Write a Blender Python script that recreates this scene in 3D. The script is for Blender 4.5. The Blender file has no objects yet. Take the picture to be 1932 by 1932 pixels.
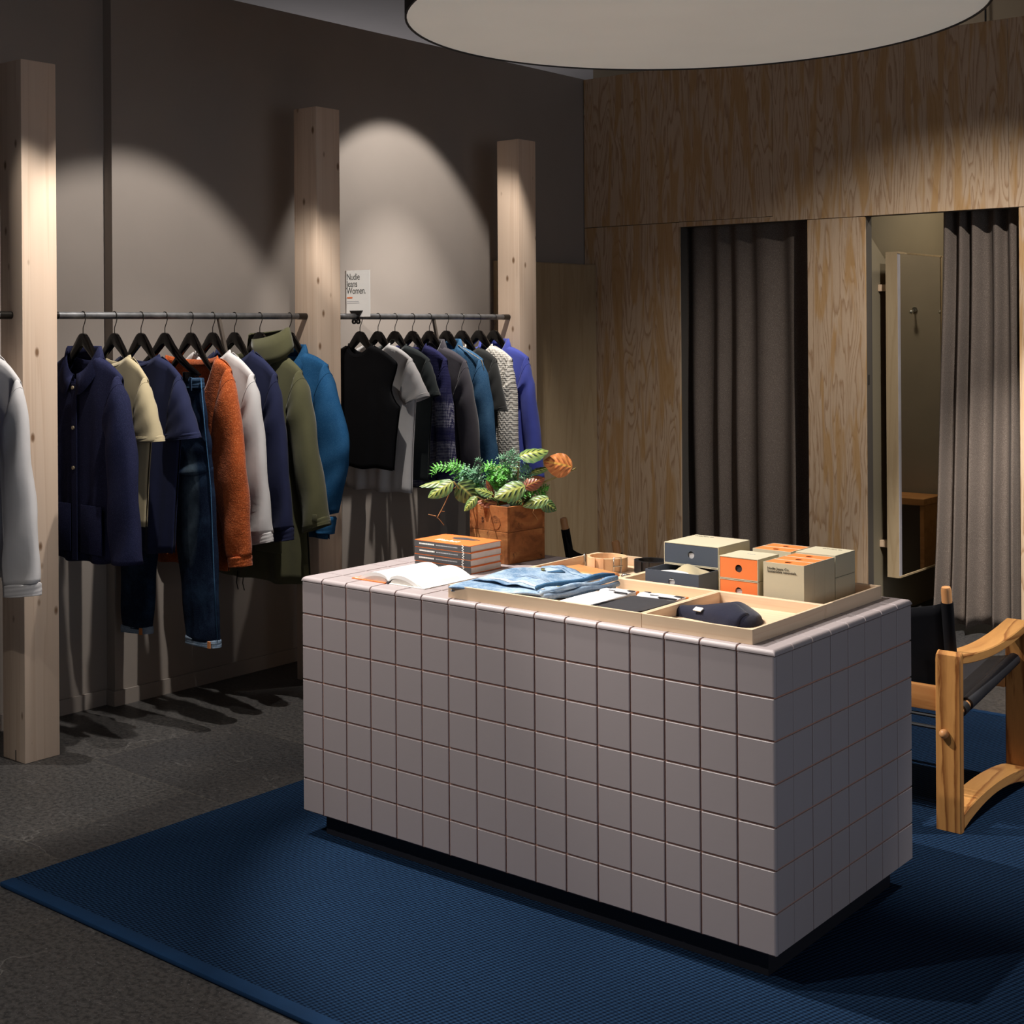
import bpy, bmesh, math, random
from math import sin, cos, pi, radians, exp, sqrt
from mathutils import Vector, Matrix
random.seed(7)
S = bpy.context.scene
COL = S.collection

# ------------------------------------------------------------------ camera
F_PX, CX, CY, YAW, ROLL = 2651.364, 872.23, 620.915, -0.7023, -0.0065
CAM = Vector((1.5533, -2.9474, 1.5444))
cd = bpy.data.cameras.new('camera'); cam = bpy.data.objects.new('camera', cd); COL.objects.link(cam)
_f = Vector((sin(YAW), cos(YAW), 0)); _r = Vector((cos(YAW), -sin(YAW), 0)); _u = Vector((0, 0, 1))
_R = _r * cos(ROLL) + _u * sin(ROLL); _U = _u * cos(ROLL) - _r * sin(ROLL)
cam.matrix_world = Matrix(((_R.x, _U.x, -_f.x, CAM.x), (_R.y, _U.y, -_f.y, CAM.y), (_R.z, _U.z, -_f.z, CAM.z), (0, 0, 0, 1)))
cd.sensor_width = 36; cd.sensor_fit = 'HORIZONTAL'
cd.lens = 36 * F_PX / 1932
cd.shift_x = (966 - CX) / 1932
cd.shift_y = (CY - 966) / 1932
cd.clip_start = 0.05
S.camera = cam

# ------------------------------------------------------------------ world, exposure, lights
w = bpy.data.worlds.new('world'); S.world = w; w.use_nodes = True
w.node_tree.nodes['Background'].inputs[0].default_value = (0.93, 0.97, 1.06, 1)
w.node_tree.nodes['Background'].inputs[1].default_value = 0.065
S.view_settings.view_transform = 'Standard'; S.view_settings.look = 'None'
S.view_settings.gamma = 1; S.view_settings.use_curve_mapping = False
S.view_settings.exposure = 0.0

def spot(name, loc, aim, watt, size, blend=0.3, soft=0.018, col=(1, .945, .88)):
    l = bpy.data.lights.new(name, 'SPOT'); l.energy = watt; l.spot_size = radians(size); l.spot_blend = blend
    l.shadow_soft_size = soft; l.color = col
    o = bpy.data.objects.new(name, l); COL.objects.link(o); o.location = loc
    o.rotation_euler = (Vector(aim) - Vector(loc)).to_track_quat('-Z', 'Y').to_euler()
    return o
spot('assumed_track_spot', (-1.95, -0.06, 3.10), (-2.95, -0.32, 0.95), 140, 46, .4)  # all these spots are unseen, assumed from lit patches and shadows
spot('assumed_track_spot', (-2.15, 0.62, 3.10), (-3.02, 0.60, 1.07), 115, 66, .30)
spot('assumed_track_spot', (-2.15, 0.62, 3.10), (-3.00, 0.64, 0.75), 130, 44, .9)  # second, narrower cone added for a brighter lower centre
spot('assumed_track_spot', (-2.40, 2.15, 3.02), (-3.30, 2.26, 1.60), 85, 66, .30)
spot('assumed_track_spot', (-2.40, 2.15, 3.02), (-3.26, 2.26, 1.15), 170, 46, .9)  # inner cone added to brighten the middle of the wall pool
spot('assumed_track_spot', (-1.48, -0.35, 3.10), (-2.95, 1.66, 1.72), 230, 10, .9)  # extra narrow beam, added to brighten the sign card
spot('assumed_track_spot', (-2.10, -0.10, 3.05), (-0.75, 0.33, 0.80), 520, 50, .45)
spot('assumed_track_spot', (-1.15, -0.65, 3.10), (-0.22, 0.32, 0.80), 200, 32, .8)  # extra unseen spot, added to brighten the right-hand trays
spot('assumed_track_spot', (-1.55, -2.30, 3.10), (-1.20, -0.35, 0.10), 240, 66, 1.0)  # unseen front fill, added to light the counter face and rug
spot('assumed_track_spot', (-0.10, 2.35, 3.10), (-1.30, 3.85, 0.50), 230, 76, .9)
spot('assumed_track_spot', (-0.10, 2.05, 3.10), (-0.80, 4.00, 0.35), 620, 28, .8)  # narrow unseen beam, added to brighten the gathered curtain
spot('assumed_track_spot', (0.75, 1.90, 3.10), (0.05, 2.05, 0.0), 330, 54, .6)
def area(name, loc, aim, watt, sx, sy, col):
    l = bpy.data.lights.new(name, 'AREA'); l.shape = 'RECTANGLE'; l.size = sx; l.size_y = sy; l.energy = watt; l.color = col
    o = bpy.data.objects.new(name, l); COL.objects.link(o); o.location = loc
    o.rotation_euler = (Vector(aim) - Vector(loc)).to_track_quat('-Z', 'Y').to_euler()
area('assumed_cool_side_light', (4.6, -1.2, 1.7), (0, .3, .8), 38, 3.0, 2.2, (.80, .88, 1.0))      # unseen cool fill added off to the right, daylight assumed from bluish counter side
area('added_ceiling_uplight', (-5.6, 4.0, 2.2), (-5.6, 4.0, 3.4), 13, 2.0, 3.0, (1, .96, .95))       # unseen uplight added beyond the wall to brighten the ceiling
area('added_far_wall_wash', (-2.3, 4.55, 2.62), (-1.6, 5.3, 3.25), 5, .3, .3, (1, .93, .86))                # unseen light added above the closed fitting room to brighten the far wall
area('assumed_fitting_lamp', (-.95, 4.65, 2.75), (-.98, 4.9, 1.2), 9, .15, .15, (1, .90, .74))  # unseen lamp, assumed from the coat hook's shadow; lights the mirrored wall

# ------------------------------------------------------------------ node helpers
class NT:
    def __init__(s, name):
        s.m = bpy.data.materials.new(name); s.m.use_nodes = True
        s.t = s.m.node_tree; s.b = s.t.nodes['Principled BSDF']
    def n(s, typ, **kw):
        nd = s.t.nodes.new(typ)
        for k, v in kw.items():
            if k.startswith('i_'):
                key = k[2:]
                key = int(key) if key.isdigit() else key
                nd.inputs[key].default_value = v
            else: setattr(nd, k, v)
        return nd
    def l(s, a, b): s.t.links.new(a, b)
    def coord(s, scale=(1, 1, 1), kind='Object', rand=0.0, rot=(0, 0, 0)):
        tc = s.n('ShaderNodeTexCoord'); mp = s.n('ShaderNodeMapping'); mp.inputs['Scale'].default_value = scale
        mp.inputs['Rotation'].default_value = rot
        src = tc.outputs[kind]
        if rand:
            oi = s.n('ShaderNodeObjectInfo'); vm = s.n('ShaderNodeVectorMath', operation='SCALE'); vm.inputs[0].default_value = (rand, rand * 1.7, rand * .6)
            s.l(oi.outputs['Random'], vm.inputs['Scale']); ad = s.n('ShaderNodeVectorMath', operation='ADD')
            s.l(src, ad.inputs[0]); s.l(vm.outputs[0], ad.inputs[1]); src = ad.outputs[0]
        s.l(src, mp.inputs['Vector']); return mp.outputs[0]
    def noise(s, v, scale, detail=3, rough=.55, dist=0.0):
        nd = s.n('ShaderNodeTexNoise'); nd.inputs['Scale'].default_value = scale; nd.inputs['Detail'].default_value = detail
        nd.inputs['Roughness'].default_value = rough; nd.inputs['Distortion'].default_value = dist
        s.l(v, nd.inputs['Vector']); return nd.outputs[0]
    def ramp(s, fac, stops, interp='LINEAR'):
        r = s.n('ShaderNodeValToRGB'); r.color_ramp.interpolation = interp
        e = r.color_ramp.elements
        while len(e) < len(stops): e.new(.5)
        for el, (p, c) in zip(e, stops):
            el.position = p; el.color = (c if isinstance(c, tuple) else (c, c, c)) + (1,)
        s.l(fac, r.inputs[0]); return r.outputs[0]
    def mix(s, fac, a, b, mode='MIX'):
        m = s.n('ShaderNodeMix', data_type='RGBA', blend_type=mode)
        for sock, val in ((m.inputs[0], fac), (m.inputs[6], a), (m.inputs[7], b)):
            if isinstance(val, (int, float)): sock.default_value = val
            elif isinstance(val, tuple): sock.default_value = val + (1,)
            else: s.l(val, sock)
        return m.outputs[2]
    def math(s, op, a, b=0.0, c=None):
        m = s.n('ShaderNodeMath', operation=op)
        for i, v in enumerate((a, b, c)):
            if v is None: continue
            if isinstance(v, (int, float)): m.inputs[i].default_value = v
            else: s.l(v, m.inputs[i])
        return m.outputs[0]
    def sep(s, v):
        x = s.n('ShaderNodeSeparateXYZ'); s.l(v, x.inputs[0]); return x.outputs
    def bump(s, h, strength=.3, dist=.002):
        b = s.n('ShaderNodeBump'); b.inputs['Strength'].default_value = strength; b.inputs['Distance'].default_value = dist
        s.l(h, b.inputs['Height']); s.l(b.outputs[0], s.b.inputs['Normal'])
    def done(s, col=None, rough=.6, metal=0.0, spec=None, sheen=0.0):
        if col is not None:
            if isinstance(col, tuple): s.b.inputs['Base Color'].default_value = col + (1,)
            else: s.l(col, s.b.inputs['Base Color'])
        if isinstance(rough, (int, float)): s.b.inputs['Roughness'].default_value = rough
        else: s.l(rough, s.b.inputs['Roughness'])
        s.b.inputs['Metallic'].default_value = metal
        if spec is not None: s.b.inputs['Specular IOR Level'].default_value = spec
        if sheen: s.b.inputs['Sheen Weight'].default_value = sheen; s.b.inputs['Sheen Roughness'].default_value = .5
        return s.m

def dk(c, k): return tuple(x * k for x in c)

def m_plain(name, col, rough=.6, metal=0.0, var=.12, scale=6.0, spec=None):
    t = NT(name); v = t.coord(); n = t.noise(v, scale, 4)
    c = t.ramp(n, [(.3, dk(col, 1 - var)), (.7, dk(col, 1 + var))])
    t.bump(t.noise(v, scale * 30, 2), .08, .001)
    return t.done(c, rough, metal, spec)

def m_fabric(name, col, var=.15, weave=900, bump=.25, rough=.9, fleck=None, sheen=.15, big=9):
    t = NT(name); v = t.coord()
    n1 = t.noise(v, big, 4); n2 = t.noise(v, weave, 2)
    c = t.ramp(n1, [(.3, dk(col, 1 - var)), (.7, dk(col, 1 + var))])
    if fleck: c = t.mix(t.ramp(n2, [(.5, 0.0), (.66, 1.0)]), c, fleck)
    t.bump(t.math('ADD', n2, t.math('MULTIPLY', t.noise(v, 30, 3), 1.5)), bump, .0015)
    return t.done(c, rough, spec=.15, sheen=sheen)

def m_denim(name, col, light, amt=.5, scale=14, twill=.45):
    t = NT(name); v = t.coord()
    n1 = t.noise(v, scale, 5, .65); tw = t.noise(t.coord((160, 420, 420), rot=(0, .7, .7)), 1.0, 2)
    c = t.mix(t.ramp(n1, [(.42, 0.0), (.75, amt)]), col, light)
    c = t.mix(t.ramp(tw, [(.45, 0.0), (.7, twill)]), c, light)
    t.bump(tw, .25, .001)
    return t.done(c, .85, spec=.12)

def m_ply(name, base, grain, patch, lines=13.0, strength=.75, axis='z', rand=3.0, rough=.6, patchamt=.5, fine_scale=1.0):
    t = NT(name)
    sc = {'z': (5.2, 5.2, .55), 'x': (.55, 5.2, 5.2), 'y': (5.2, .55, 5.2)}[axis]; sc = tuple(k * fine_scale for k in sc)
    v = t.coord(sc, rand=rand)
    n = t.noise(v, 1.0, 2.5, .5, .35)
    fine = t.noise(t.coord(tuple(k * 24 for k in sc), rand=rand), 1.0, 3, .6)
    f = t.math('ADD', t.math('MULTIPLY', n, lines), t.math('MULTIPLY', fine, .35))
    w_ = t.math('FRACT', f)
    ln = t.ramp(w_, [(0.0, 0.0), (.55, .12), (.86, 1.0), (.93, .35), (1.0, 0.0)])
    pt = t.ramp(t.noise(t.coord(tuple(k * 1.3 for k in sc), rand=rand + 1), 1.5, 2, .5, .8), [(.50, 0.0), (.60, patchamt)])
    c = t.mix(t.math('MULTIPLY', ln, strength), base, grain)
    c = t.mix(pt, c, patch)
    c = t.mix(t.math('MULTIPLY', t.ramp(fine, [(.3, 1.0), (.7, 0.0)]), .18), c, dk(grain, .9))
    t.bump(fine, .12, .001)
    return t.done(c, rough, spec=.3)

def m_pine(name, base, grain, knot, axis='z', lines=5.0, knots=True, rough=.6, rand=5.0):
    t = NT(name)
    k1 = {'z': (16, 16, .35), 'x': (.35, 16, 16), 'y': (16, .35, 16)}[axis]
    n = t.noise(t.coord(k1, rand=rand), 1.0, 3, .5, .2)
    fine = t.noise(t.coord(tuple(k * 9 for k in k1), rand=rand), 1.0, 3)
    ln = t.ramp(t.math('FRACT', t.math('MULTIPLY', n, lines)), [(0.0, 0.0), (.7, .35), (.9, 1.0), (1.0, 0.0)])
    c = t.mix(t.math('MULTIPLY', ln, .4), base, grain)
    c = t.mix(t.math('MULTIPLY', fine, .25), c, grain)
    if knots:
        kk = {'z': (13, 13, 6.5), 'x': (6.5, 13, 13), 'y': (13, 6.5, 13)}[axis]
        vo = t.n('ShaderNodeTexVoronoi'); vo.inputs['Scale'].default_value = 1.0; t.l(t.coord(kk, rand=rand), vo.inputs['Vector'])
        c = t.mix(t.ramp(vo.outputs['Distance'], [(.06, .9), (.10, .5), (.14, 0.0)]), c, knot)
    t.bump(fine, .1, .001)
    return t.done(c, rough, spec=.3)

# ------------------------------------------------------------------ materials
M = {}
M['wall'] = m_plain('taupe_wall_paint', (.285, .245, .215), .75, var=.05, scale=2)
M['wall_olive'] = m_plain('olive_room_paint', (.26, .215, .14), .8, var=.05, scale=2)
M['wall_far'] = m_plain('brown_far_wall', (.27, .215, .15), .8, var=.04)
M['jamb'] = m_plain('dark_taupe_jamb', (.085, .073, .062), .7, var=.05)
M['ceiling'] = m_plain('grey_ceiling', (.50, .47, .48), .9, var=.02)
M['ply'] = m_ply('pine_plywood', (.60, .44, .30), (.31, .165, .075), (.49, .28, .105), 17, .72, patchamt=.75, fine_scale=1.75)
M['ply_pale'] = m_ply('pale_plywood', (.40, .30, .18), (.27, .18, .09), (.33, .22, .11), 9, .4, patchamt=.25)
M['post'] = m_pine('spruce_timber', (.70, .545, .42), (.52, .355, .24), (.16, .075, .03))
M['tray'] = m_pine('pale_pine', (.74, .56, .39), (.60, .38, .23), (.4, .2, .1), 'x', 5, False, .5)
M['tray_y'] = m_pine('pale_pine_cross', (.74, .56, .39), (.60, .38, .23), (.4, .2, .1), 'y', 5, False, .5)
M['chair_wood'] = m_ply('oiled_pine', (.54, .26, .08), (.16, .05, .012), (.38, .15, .04), 8, .95, 'z', 6, .4, .3)
M['chair_wood_y'] = m_ply('oiled_pine_long', (.60, .30, .095), (.22, .07, .018), (.42, .18, .05), 10, .9, 'y', 6, .4, .3)
M['dowel'] = m_pine('oiled_dowel', (.60, .30, .125), (.42, .17, .06), (.2, .1, .05), 'z', 4, False, .4)
M['leather'] = m_plain('black_saddle_leather', (.017, .018, .023), .42, var=.2, scale=14)
M['canvas'] = m_fabric('black_canvas', (.006, .006, .008), .1, sheen=0)
M['strap'] = m_plain('black_strap', (.012, .012, .014), .5)
M['tan_leather'] = m_plain('tan_leather', (.80, .52, .30), .5, var=.1, scale=20)
M['orange_leather'] = m_plain('orange_tan_leather', (.66, .28, .10), .45, var=.12, scale=20)
M['black_leather'] = m_plain('black_belt_leather', (.012, .012, .014), .38, var=.15)
M['lacquer'] = NT('black_lacquer').done((.003, .0025, .0025), .14, spec=.3)
M['hook_metal'] = m_plain('dark_hook_wire', (.05, .045, .04), .35, .9)
M['rail'] = m_plain('raw_steel_tube', (.19, .19, .195), .42, .75, var=.3, scale=25)
M['streak_brown'] = m_plain('brown_streak_bar', (.12, .095, .075), .6)
M['chrome'] = m_plain('polished_steel', (.75, .77, .77), .15, 1.0)
M['nickel'] = m_plain('buckle_nickel', (.45, .43, .40), .25, 1.0)
M['brass'] = m_plain('brass', (.75, .55, .2), .3, 1.0)
M['tile'] = m_plain('mauve_glazed_tile', (.378, .324, .326), .42, var=.035, scale=3)
M['grout'] = m_plain('terracotta_grout', (.50, .26, .19), .9, var=.08)
M['plinth'] = m_plain('black_plinth', (.008, .008, .013), .6)
M['paper'] = m_plain('white_paper', (.83, .81, .78), .8, var=.02)
M['paper_edge'] = m_plain('page_block', (.62, .58, .53), .85, var=.05, scale=60)
M['book_grey'] = m_plain('charcoal_book_cloth', (.055, .053, .056), .7, var=.06)
M['book_orange'] = m_plain('orange_book_cover', (.80, .20, .045), .5, var=.05)
M['white_ink'] = m_plain('white_print', (.82, .80, .76), .7, var=.02)
M['black_ink'] = m_plain('black_print', (.012, .012, .012), .7, var=.05)
M['grey_ink'] = m_plain('grey_print', (.42, .42, .44), .7, var=.05)
M['orange_ink'] = m_plain('orange_print', (.75, .16, .04), .7, var=.03)
M['brown_ink'] = m_plain('brown_stencil', (.025, .009, .004), .8, var=.1)
M['card'] = m_plain('sage_beige_card', (.50, .445, .315), .75, var=.03)
M['card_or'] = m_plain('orange_card', (.82, .20, .045), .6, var=.03)
M['card_blue'] = m_plain('slate_blue_card', (.052, .064, .088), .65, var=.05)
M['dark_in'] = m_plain('dark_recess', (.02, .018, .016), .9)
M['mirror'] = NT('mirror_glass').done((.86, .88, .86), .02, 1.0)
M['mirror_edge'] = m_plain('mirror_edge', (.36, .34, .36), .3)
M['bench'] = m_ply('bench_pine', (.55, .25, .08), (.35, .12, .03), (.45, .18, .05), 7, .5, 'x')
M['lamp_out'] = m_plain('black_lamp_fabric', (.012, .010, .010), .8)
M['leafstem'] = m_plain('plant_stem', (.22, .17, .05), .6)
M['dead'] = m_plain('dry_tendril', (.36, .18, .07), .8)
M['soil'] = m_plain('potting_soil', (.02, .014, .01), 1.0)
M['button'] = m_plain('horn_button', (.33, .27, .18), .3)
M['button_w'] = m_plain('pearl_button', (.7, .68, .62), .3)

def mk_lamp():
    t = NT('lamp_diffuser'); c = t.ramp(t.noise(t.coord(), 2.0, 2), [(.3, (.74, .70, .62)), (.7, (.79, .75, .67))])
    t.b.inputs['Emission Color'].default_value = (1, .95, .85, 1); t.b.inputs['Emission Strength'].default_value = .15
    return t.done(c, .8)
M['lamp_in'] = mk_lamp()

def mk_floor():
    t = NT('worn_dark_concrete'); v = t.coord(rot=(0, 0, .02))
    br = t.n('ShaderNodeTexBrick', i_Scale=1.0); t.l(v, br.inputs['Vector'])
    br.inputs['Color1'].default_value = (.044, .043, .045, 1); br.inputs['Color2'].default_value = (.070, .067, .065, 1)
    br.inputs['Mortar'].default_value = (.085, .078, .07, 1); br.inputs['Mortar Size'].default_value = .004
    br.inputs['Brick Width'].default_value = 1.1; br.inputs['Row Height'].default_value = .62
    big = t.noise(v, 1.3, 5, .6); c = t.mix(t.ramp(big, [(.35, 0.0), (.7, .7)]), br.outputs[0], (.060, .052, .045))
    c = t.mix(t.ramp(t.noise(v, 70, 4, .7), [(.42, 0.0), (.62, .8)]), c, (.013, .013, .014))
    c = t.mix(t.ramp(t.noise(v, 150, 2, .6), [(.66, 0.0), (.72, .8)]), c, (.16, .16, .165))
    sc = t.noise(t.coord((2.0, 7, 2)), 6, 6, .75, .8)
    c = t.mix(t.math('MULTIPLY', t.ramp(sc, [(.60, 0.0), (.70, .7)]), t.ramp(big, [(.40, 0.0), (.6, 1.0)])), c, (.20, .19, .185))
    vo = t.n('ShaderNodeTexVoronoi', feature='DISTANCE_TO_EDGE'); vo.inputs['Scale'].default_value = 1.15
    wv = t.n('ShaderNodeVectorMath', operation='ADD'); t.l(v, wv.inputs[0])
    nz = t.n('ShaderNodeTexNoise'); nz.inputs['Scale'].default_value = 4; nz.inputs['Detail'].default_value = 4; t.l(v, nz.inputs['Vector'])
    sv = t.n('ShaderNodeVectorMath', operation='SCALE'); t.l(nz.outputs['Color'], sv.inputs[0]); sv.inputs['Scale'].default_value = .35; t.l(sv.outputs[0], wv.inputs[1])
    t.l(wv.outputs[0], vo.inputs['Vector'])
    ck = t.math('MULTIPLY', t.ramp(vo.outputs['Distance'], [(0.0, 1.0), (.002, .6), (.004, 0.0)]), t.ramp(t.noise(v, 2.2, 3), [(.52, 0.0), (.64, .7)]))
    c = t.mix(ck, c, (.17, .16, .15))
    t.bump(t.math('ADD', sc, t.noise(v, 120, 3)), .12, .002)
    r = t.ramp(big, [(.3, .38), (.7, .6)])
    return t.done(c, r, spec=.4)
M['floor'] = mk_floor()

def mk_rug():
    t = NT('navy_woven_rug'); v = t.coord(rot=(0, 0, .25))
    x = t.sep(v)
    a = t.math('SINE', t.math('MULTIPLY', x[0], 2 * pi / .0125)); b = t.math('SINE', t.math('MULTIPLY', x[1], 2 * pi / .011))
    ab = t.math('ADD', t.math('MULTIPLY', a, .6), t.math('MULTIPLY', b, .4))
    n = t.noise(v, 2.0, 4); nf = t.noise(v, 300, 2)
    f = t.math('ADD', t.math('MULTIPLY', ab, .28), t.math('ADD', t.math('MULTIPLY', nf, .5), .25))
    c = t.ramp(f, [(.25, (.002, .005, .012)), (.5, (.008, .020, .047)), (.8, (.017, .046, .102))])
    c = t.mix(t.ramp(n, [(.35, 0.0), (.7, .25)]), c, (.005, .012, .028))
    t.bump(f, .55, .004)
    return t.done(c, .95, spec=.03)
M['rug'] = mk_rug()
M['binding'] = m_fabric('navy_rug_binding', (.005, .026, .072), .12, 500, sheen=0)

M['curtain'] = m_fabric('grey_brown_wool', (.120, .094, .078), .10, 420, .3, fleck=(.24, .195, .165), big=3, sheen=.05)
M['navy_wool'] = m_fabric('navy_wool', (.010, .012, .038), .15, 380, fleck=(.022, .025, .068), sheen=0)
M['beige_jersey'] = m_fabric('beige_jersey', (.36, .30, .185), .06, 900)
M['navy_jersey'] = m_fabric('navy_jersey', (.016, .020, .056), .1, 900, sheen=.03)
M['navy_jersey2'] = m_fabric('ink_blue_jersey', (.018, .022, .060), .1, 900, sheen=.03)
M['white_jersey'] = m_fabric('white_jersey', (.60, .575, .565), .05, 900)
M['grey_white'] = m_fabric('cool_white_jersey', (.62, .60, .60), .04, 900)
M['rust'] = m_fabric('rust_boucle', (.40, .078, .016), .2, 190, 1.0, fleck=(.58, .15, .045), sheen=.12)
M['olive'] = m_fabric('olive_ripstop', (.088, .085, .042), .12, 800, big=7)
M['olive_dark'] = m_fabric('dark_olive_lining', (.02, .021, .012), .15, 500)
M['chambray'] = m_denim('mid_blue_chambray', (.015, .085, .21), (.05, .17, .33), .35)
M['raw_denim'] = m_denim('dark_worn_denim', (.004, .009, .024), (.07, .135, .23), .75, 7, .12)
M['light_denim'] = m_denim('bleached_light_denim', (.12, .22, .36), (.56, .66, .75), .9, 16, .35)
M['light_denim_in'] = m_denim('light_denim_back', (.16, .24, .35), (.45, .52, .6), .5, 16)
M['mid_denim'] = m_denim('blue_jacket_denim', (.028, .085, .175), (.11, .23, .37), .45, 10)
M['black_knit'] = m_fabric('black_knit', (.004, .004, .005), .1, 600, sheen=0)
M['charcoal_green'] = m_fabric('charcoal_green_jersey', (.020, .025, .026), .1, 900)
M['charcoal'] = m_fabric('charcoal_grey_twill', (.058, .052, .062), .12, 700)
M['black_jersey'] = m_fabric('faded_black_jersey', (.026, .026, .025), .1, 900)
M['cobalt'] = m_fabric('cobalt_poplin', (.075, .095, .42), .08, 900)
M['hat'] = m_fabric('navy_rib_knit', (.010, .011, .026), .12, 500, .5)
M['sock_b'] = m_fabric('black_sock_rib', (.016, .015, .019), .1, 500, .4)
M['stitch'] = m_plain('pale_stitching', (.45, .33, .2), .9)
M['orange_cloth'] = m_fabric('orange_selvedge', (.62, .22, .06), .1, 500)

def mk_cable():
    t = NT('cream_cable_knit'); v = t.coord(); x = t.sep(v)
    zz = t.math('MULTIPLY', x[2], 2 * pi / .024); xx = t.math('MULTIPLY', x[0], 2 * pi / .030)
    cb = t.math('SINE', t.math('ADD', zz, t.math('MULTIPLY', t.math('SINE', xx), 2.2)))
    pl = t.math('SINE', t.math('MULTIPLY', x[2], 2 * pi / .009))
    h = t.math('ADD', cb, t.math('MULTIPLY', pl, .5))
    c = t.ramp(h, [(0.0, (.58, .54, .48)), (.35, (.64, .60, .54)), (1.0, (.68, .64, .58))])
    t.bump(h, .35, .004)
    return t.done(c, .95, spec=.1)
M['cable'] = mk_cable()

def mk_patch():
    t = NT('sashiko_patchwork'); v = t.coord(); x = t.sep(v)
    bands = t.ramp(t.math('FRACT', t.math('ADD', t.math('MULTIPLY', x[2], 5.2), t.math('MULTIPLY', t.noise(v, 3, 2), .35))), [(0.0, 0.0), (.18, .15), (.22, 1.0), (.8, .85), (.86, .1)])
    st = t.math('SINE', t.math('MULTIPLY', x[2], 2 * pi / .007)); st2 = t.math('SINE', t.math('MULTIPLY', x[0], 2 * pi / .006))
    k = t.ramp(t.math('ADD', t.math('MULTIPLY', st, .35), t.math('ADD', t.math('MULTIPLY', st2, .25), t.noise(v, 60, 3))), [(.45, 0.0), (.75, 1.0)])
    low = t.ramp(x[2], [(0.0, 1.0), (.45, 1.0), (.62, 1.0)])
    zc = t.ramp(t.math('MULTIPLY', x[2], -1.0), [(.19, 0.0), (.21, 1.0)])
    f = t.math('MULTIPLY', t.math('MULTIPLY', k, bands), zc)
    c = t.mix(f, (.022, .022, .075), (.38, .37, .44))
    t.bump(k, .4, .002)
    return t.done(c, .9, spec=.1)
M['patchwork'] = mk_patch()

def mk_crate():
    t = NT('weathered_crate_wood'); v = t.coord((6, 6, 14), rand=2)
    n = t.noise(v, 1.2, 5, .65, .6); s2 = t.noise(t.coord((1, 1, 1), rand=4), 26, 5, .7, .5)
    c = t.ramp(n, [(.25, (.13, .042, .012)), (.5, (.27, .10, .030)), (.75, (.42, .19, .068))])
    c = t.mix(t.ramp(s2, [(.60, 0.0), (.68, .8)]), c, (.06, .022, .008))
    s3 = t.noise(t.coord((1, 1, 1), rand=6), 9, 4, .6, .8)
    c = t.mix(t.ramp(s3, [(.55, 0.0), (.62, .55)]), c, (.07, .022, .008))
    t.bump(s2, .5, .004)
    return t.done(c, .75, spec=.2)
M['crate'] = mk_crate()

def mk_leaf(name, base, edge, blotch, vein, back):
    t = NT(name); tc = t.n('ShaderNodeTexCoord'); x = t.sep(tc.outputs['UV'])
    av = t.math('ABSOLUTE', t.math('SUBTRACT', x[1], .5))          # 0 at midrib, .5 at edge
    mid = t.ramp(av, [(0.0, 1.0), (.025, 1.0), (.05, 0.0)])
    k = t.math('ADD', t.math('MULTIPLY', x[0], 5.5), t.math('MULTIPLY', av, -3.4))
    wv = t.math('SINE', t.math('MULTIPLY', k, 2 * pi))
    bl = t.math('MULTIPLY', t.ramp(wv, [(.15, 0.0), (.4, 1.0)]), t.ramp(av, [(.05, 0.0), (.09, 1.0), (.24, 1.0), (.31, 0.0)]))
    c = t.mix(t.ramp(av, [(.12, 0.0), (.42, 1.0)]), base, edge)
    c = t.mix(bl, c, blotch)
    vn = t.ramp(t.math('FRACT', t.math('MULTIPLY', k, 1.0)), [(.0, 1.0), (.08, 0.0), (.92, 0.0), (1.0, 1.0)])
    c = t.mix(t.math('MULTIPLY', vn, .6), c, vein); c = t.mix(mid, c, vein)
    g = t.n('ShaderNodeNewGeometry'); c = t.mix(g.outputs['Backfacing'], c, back)
    t.bump(wv, .3, .002)
    t.b.inputs['Subsurface Weight'].default_value = 0
    return t.done(c, .4, spec=.4)
M['leaf'] = mk_leaf('prayer_leaf', (.27, .33, .065), (.085, .17, .06), (.010, .028, .010), (.36, .36, .09), (.30, .10, .045))
M['leaf_dark'] = mk_leaf('dark_prayer_leaf', (.10, .16, .04), (.05, .11, .035), (.008, .02, .006), (.32, .32, .09), (.25, .08, .04))
M['leaf_orange'] = mk_leaf('orange_prayer_leaf', (.62, .22, .06), (.48, .16, .05), (.34, .09, .03), (.66, .36, .07), (.62, .24, .06))
M['leaf_red'] = mk_leaf('red_prayer_leaf', (.26, .065, .03), (.22, .07, .03), (.12, .03, .02), (.38, .20, .05), (.36, .05, .04))
M['fern_bright'] = m_plain('bright_fern', (.085, .34, .035), .5, var=.35, scale=40)
M['fern_blue'] = m_plain('bluish_fern', (.09, .24, .12), .5, var=.35, scale=40)

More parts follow.
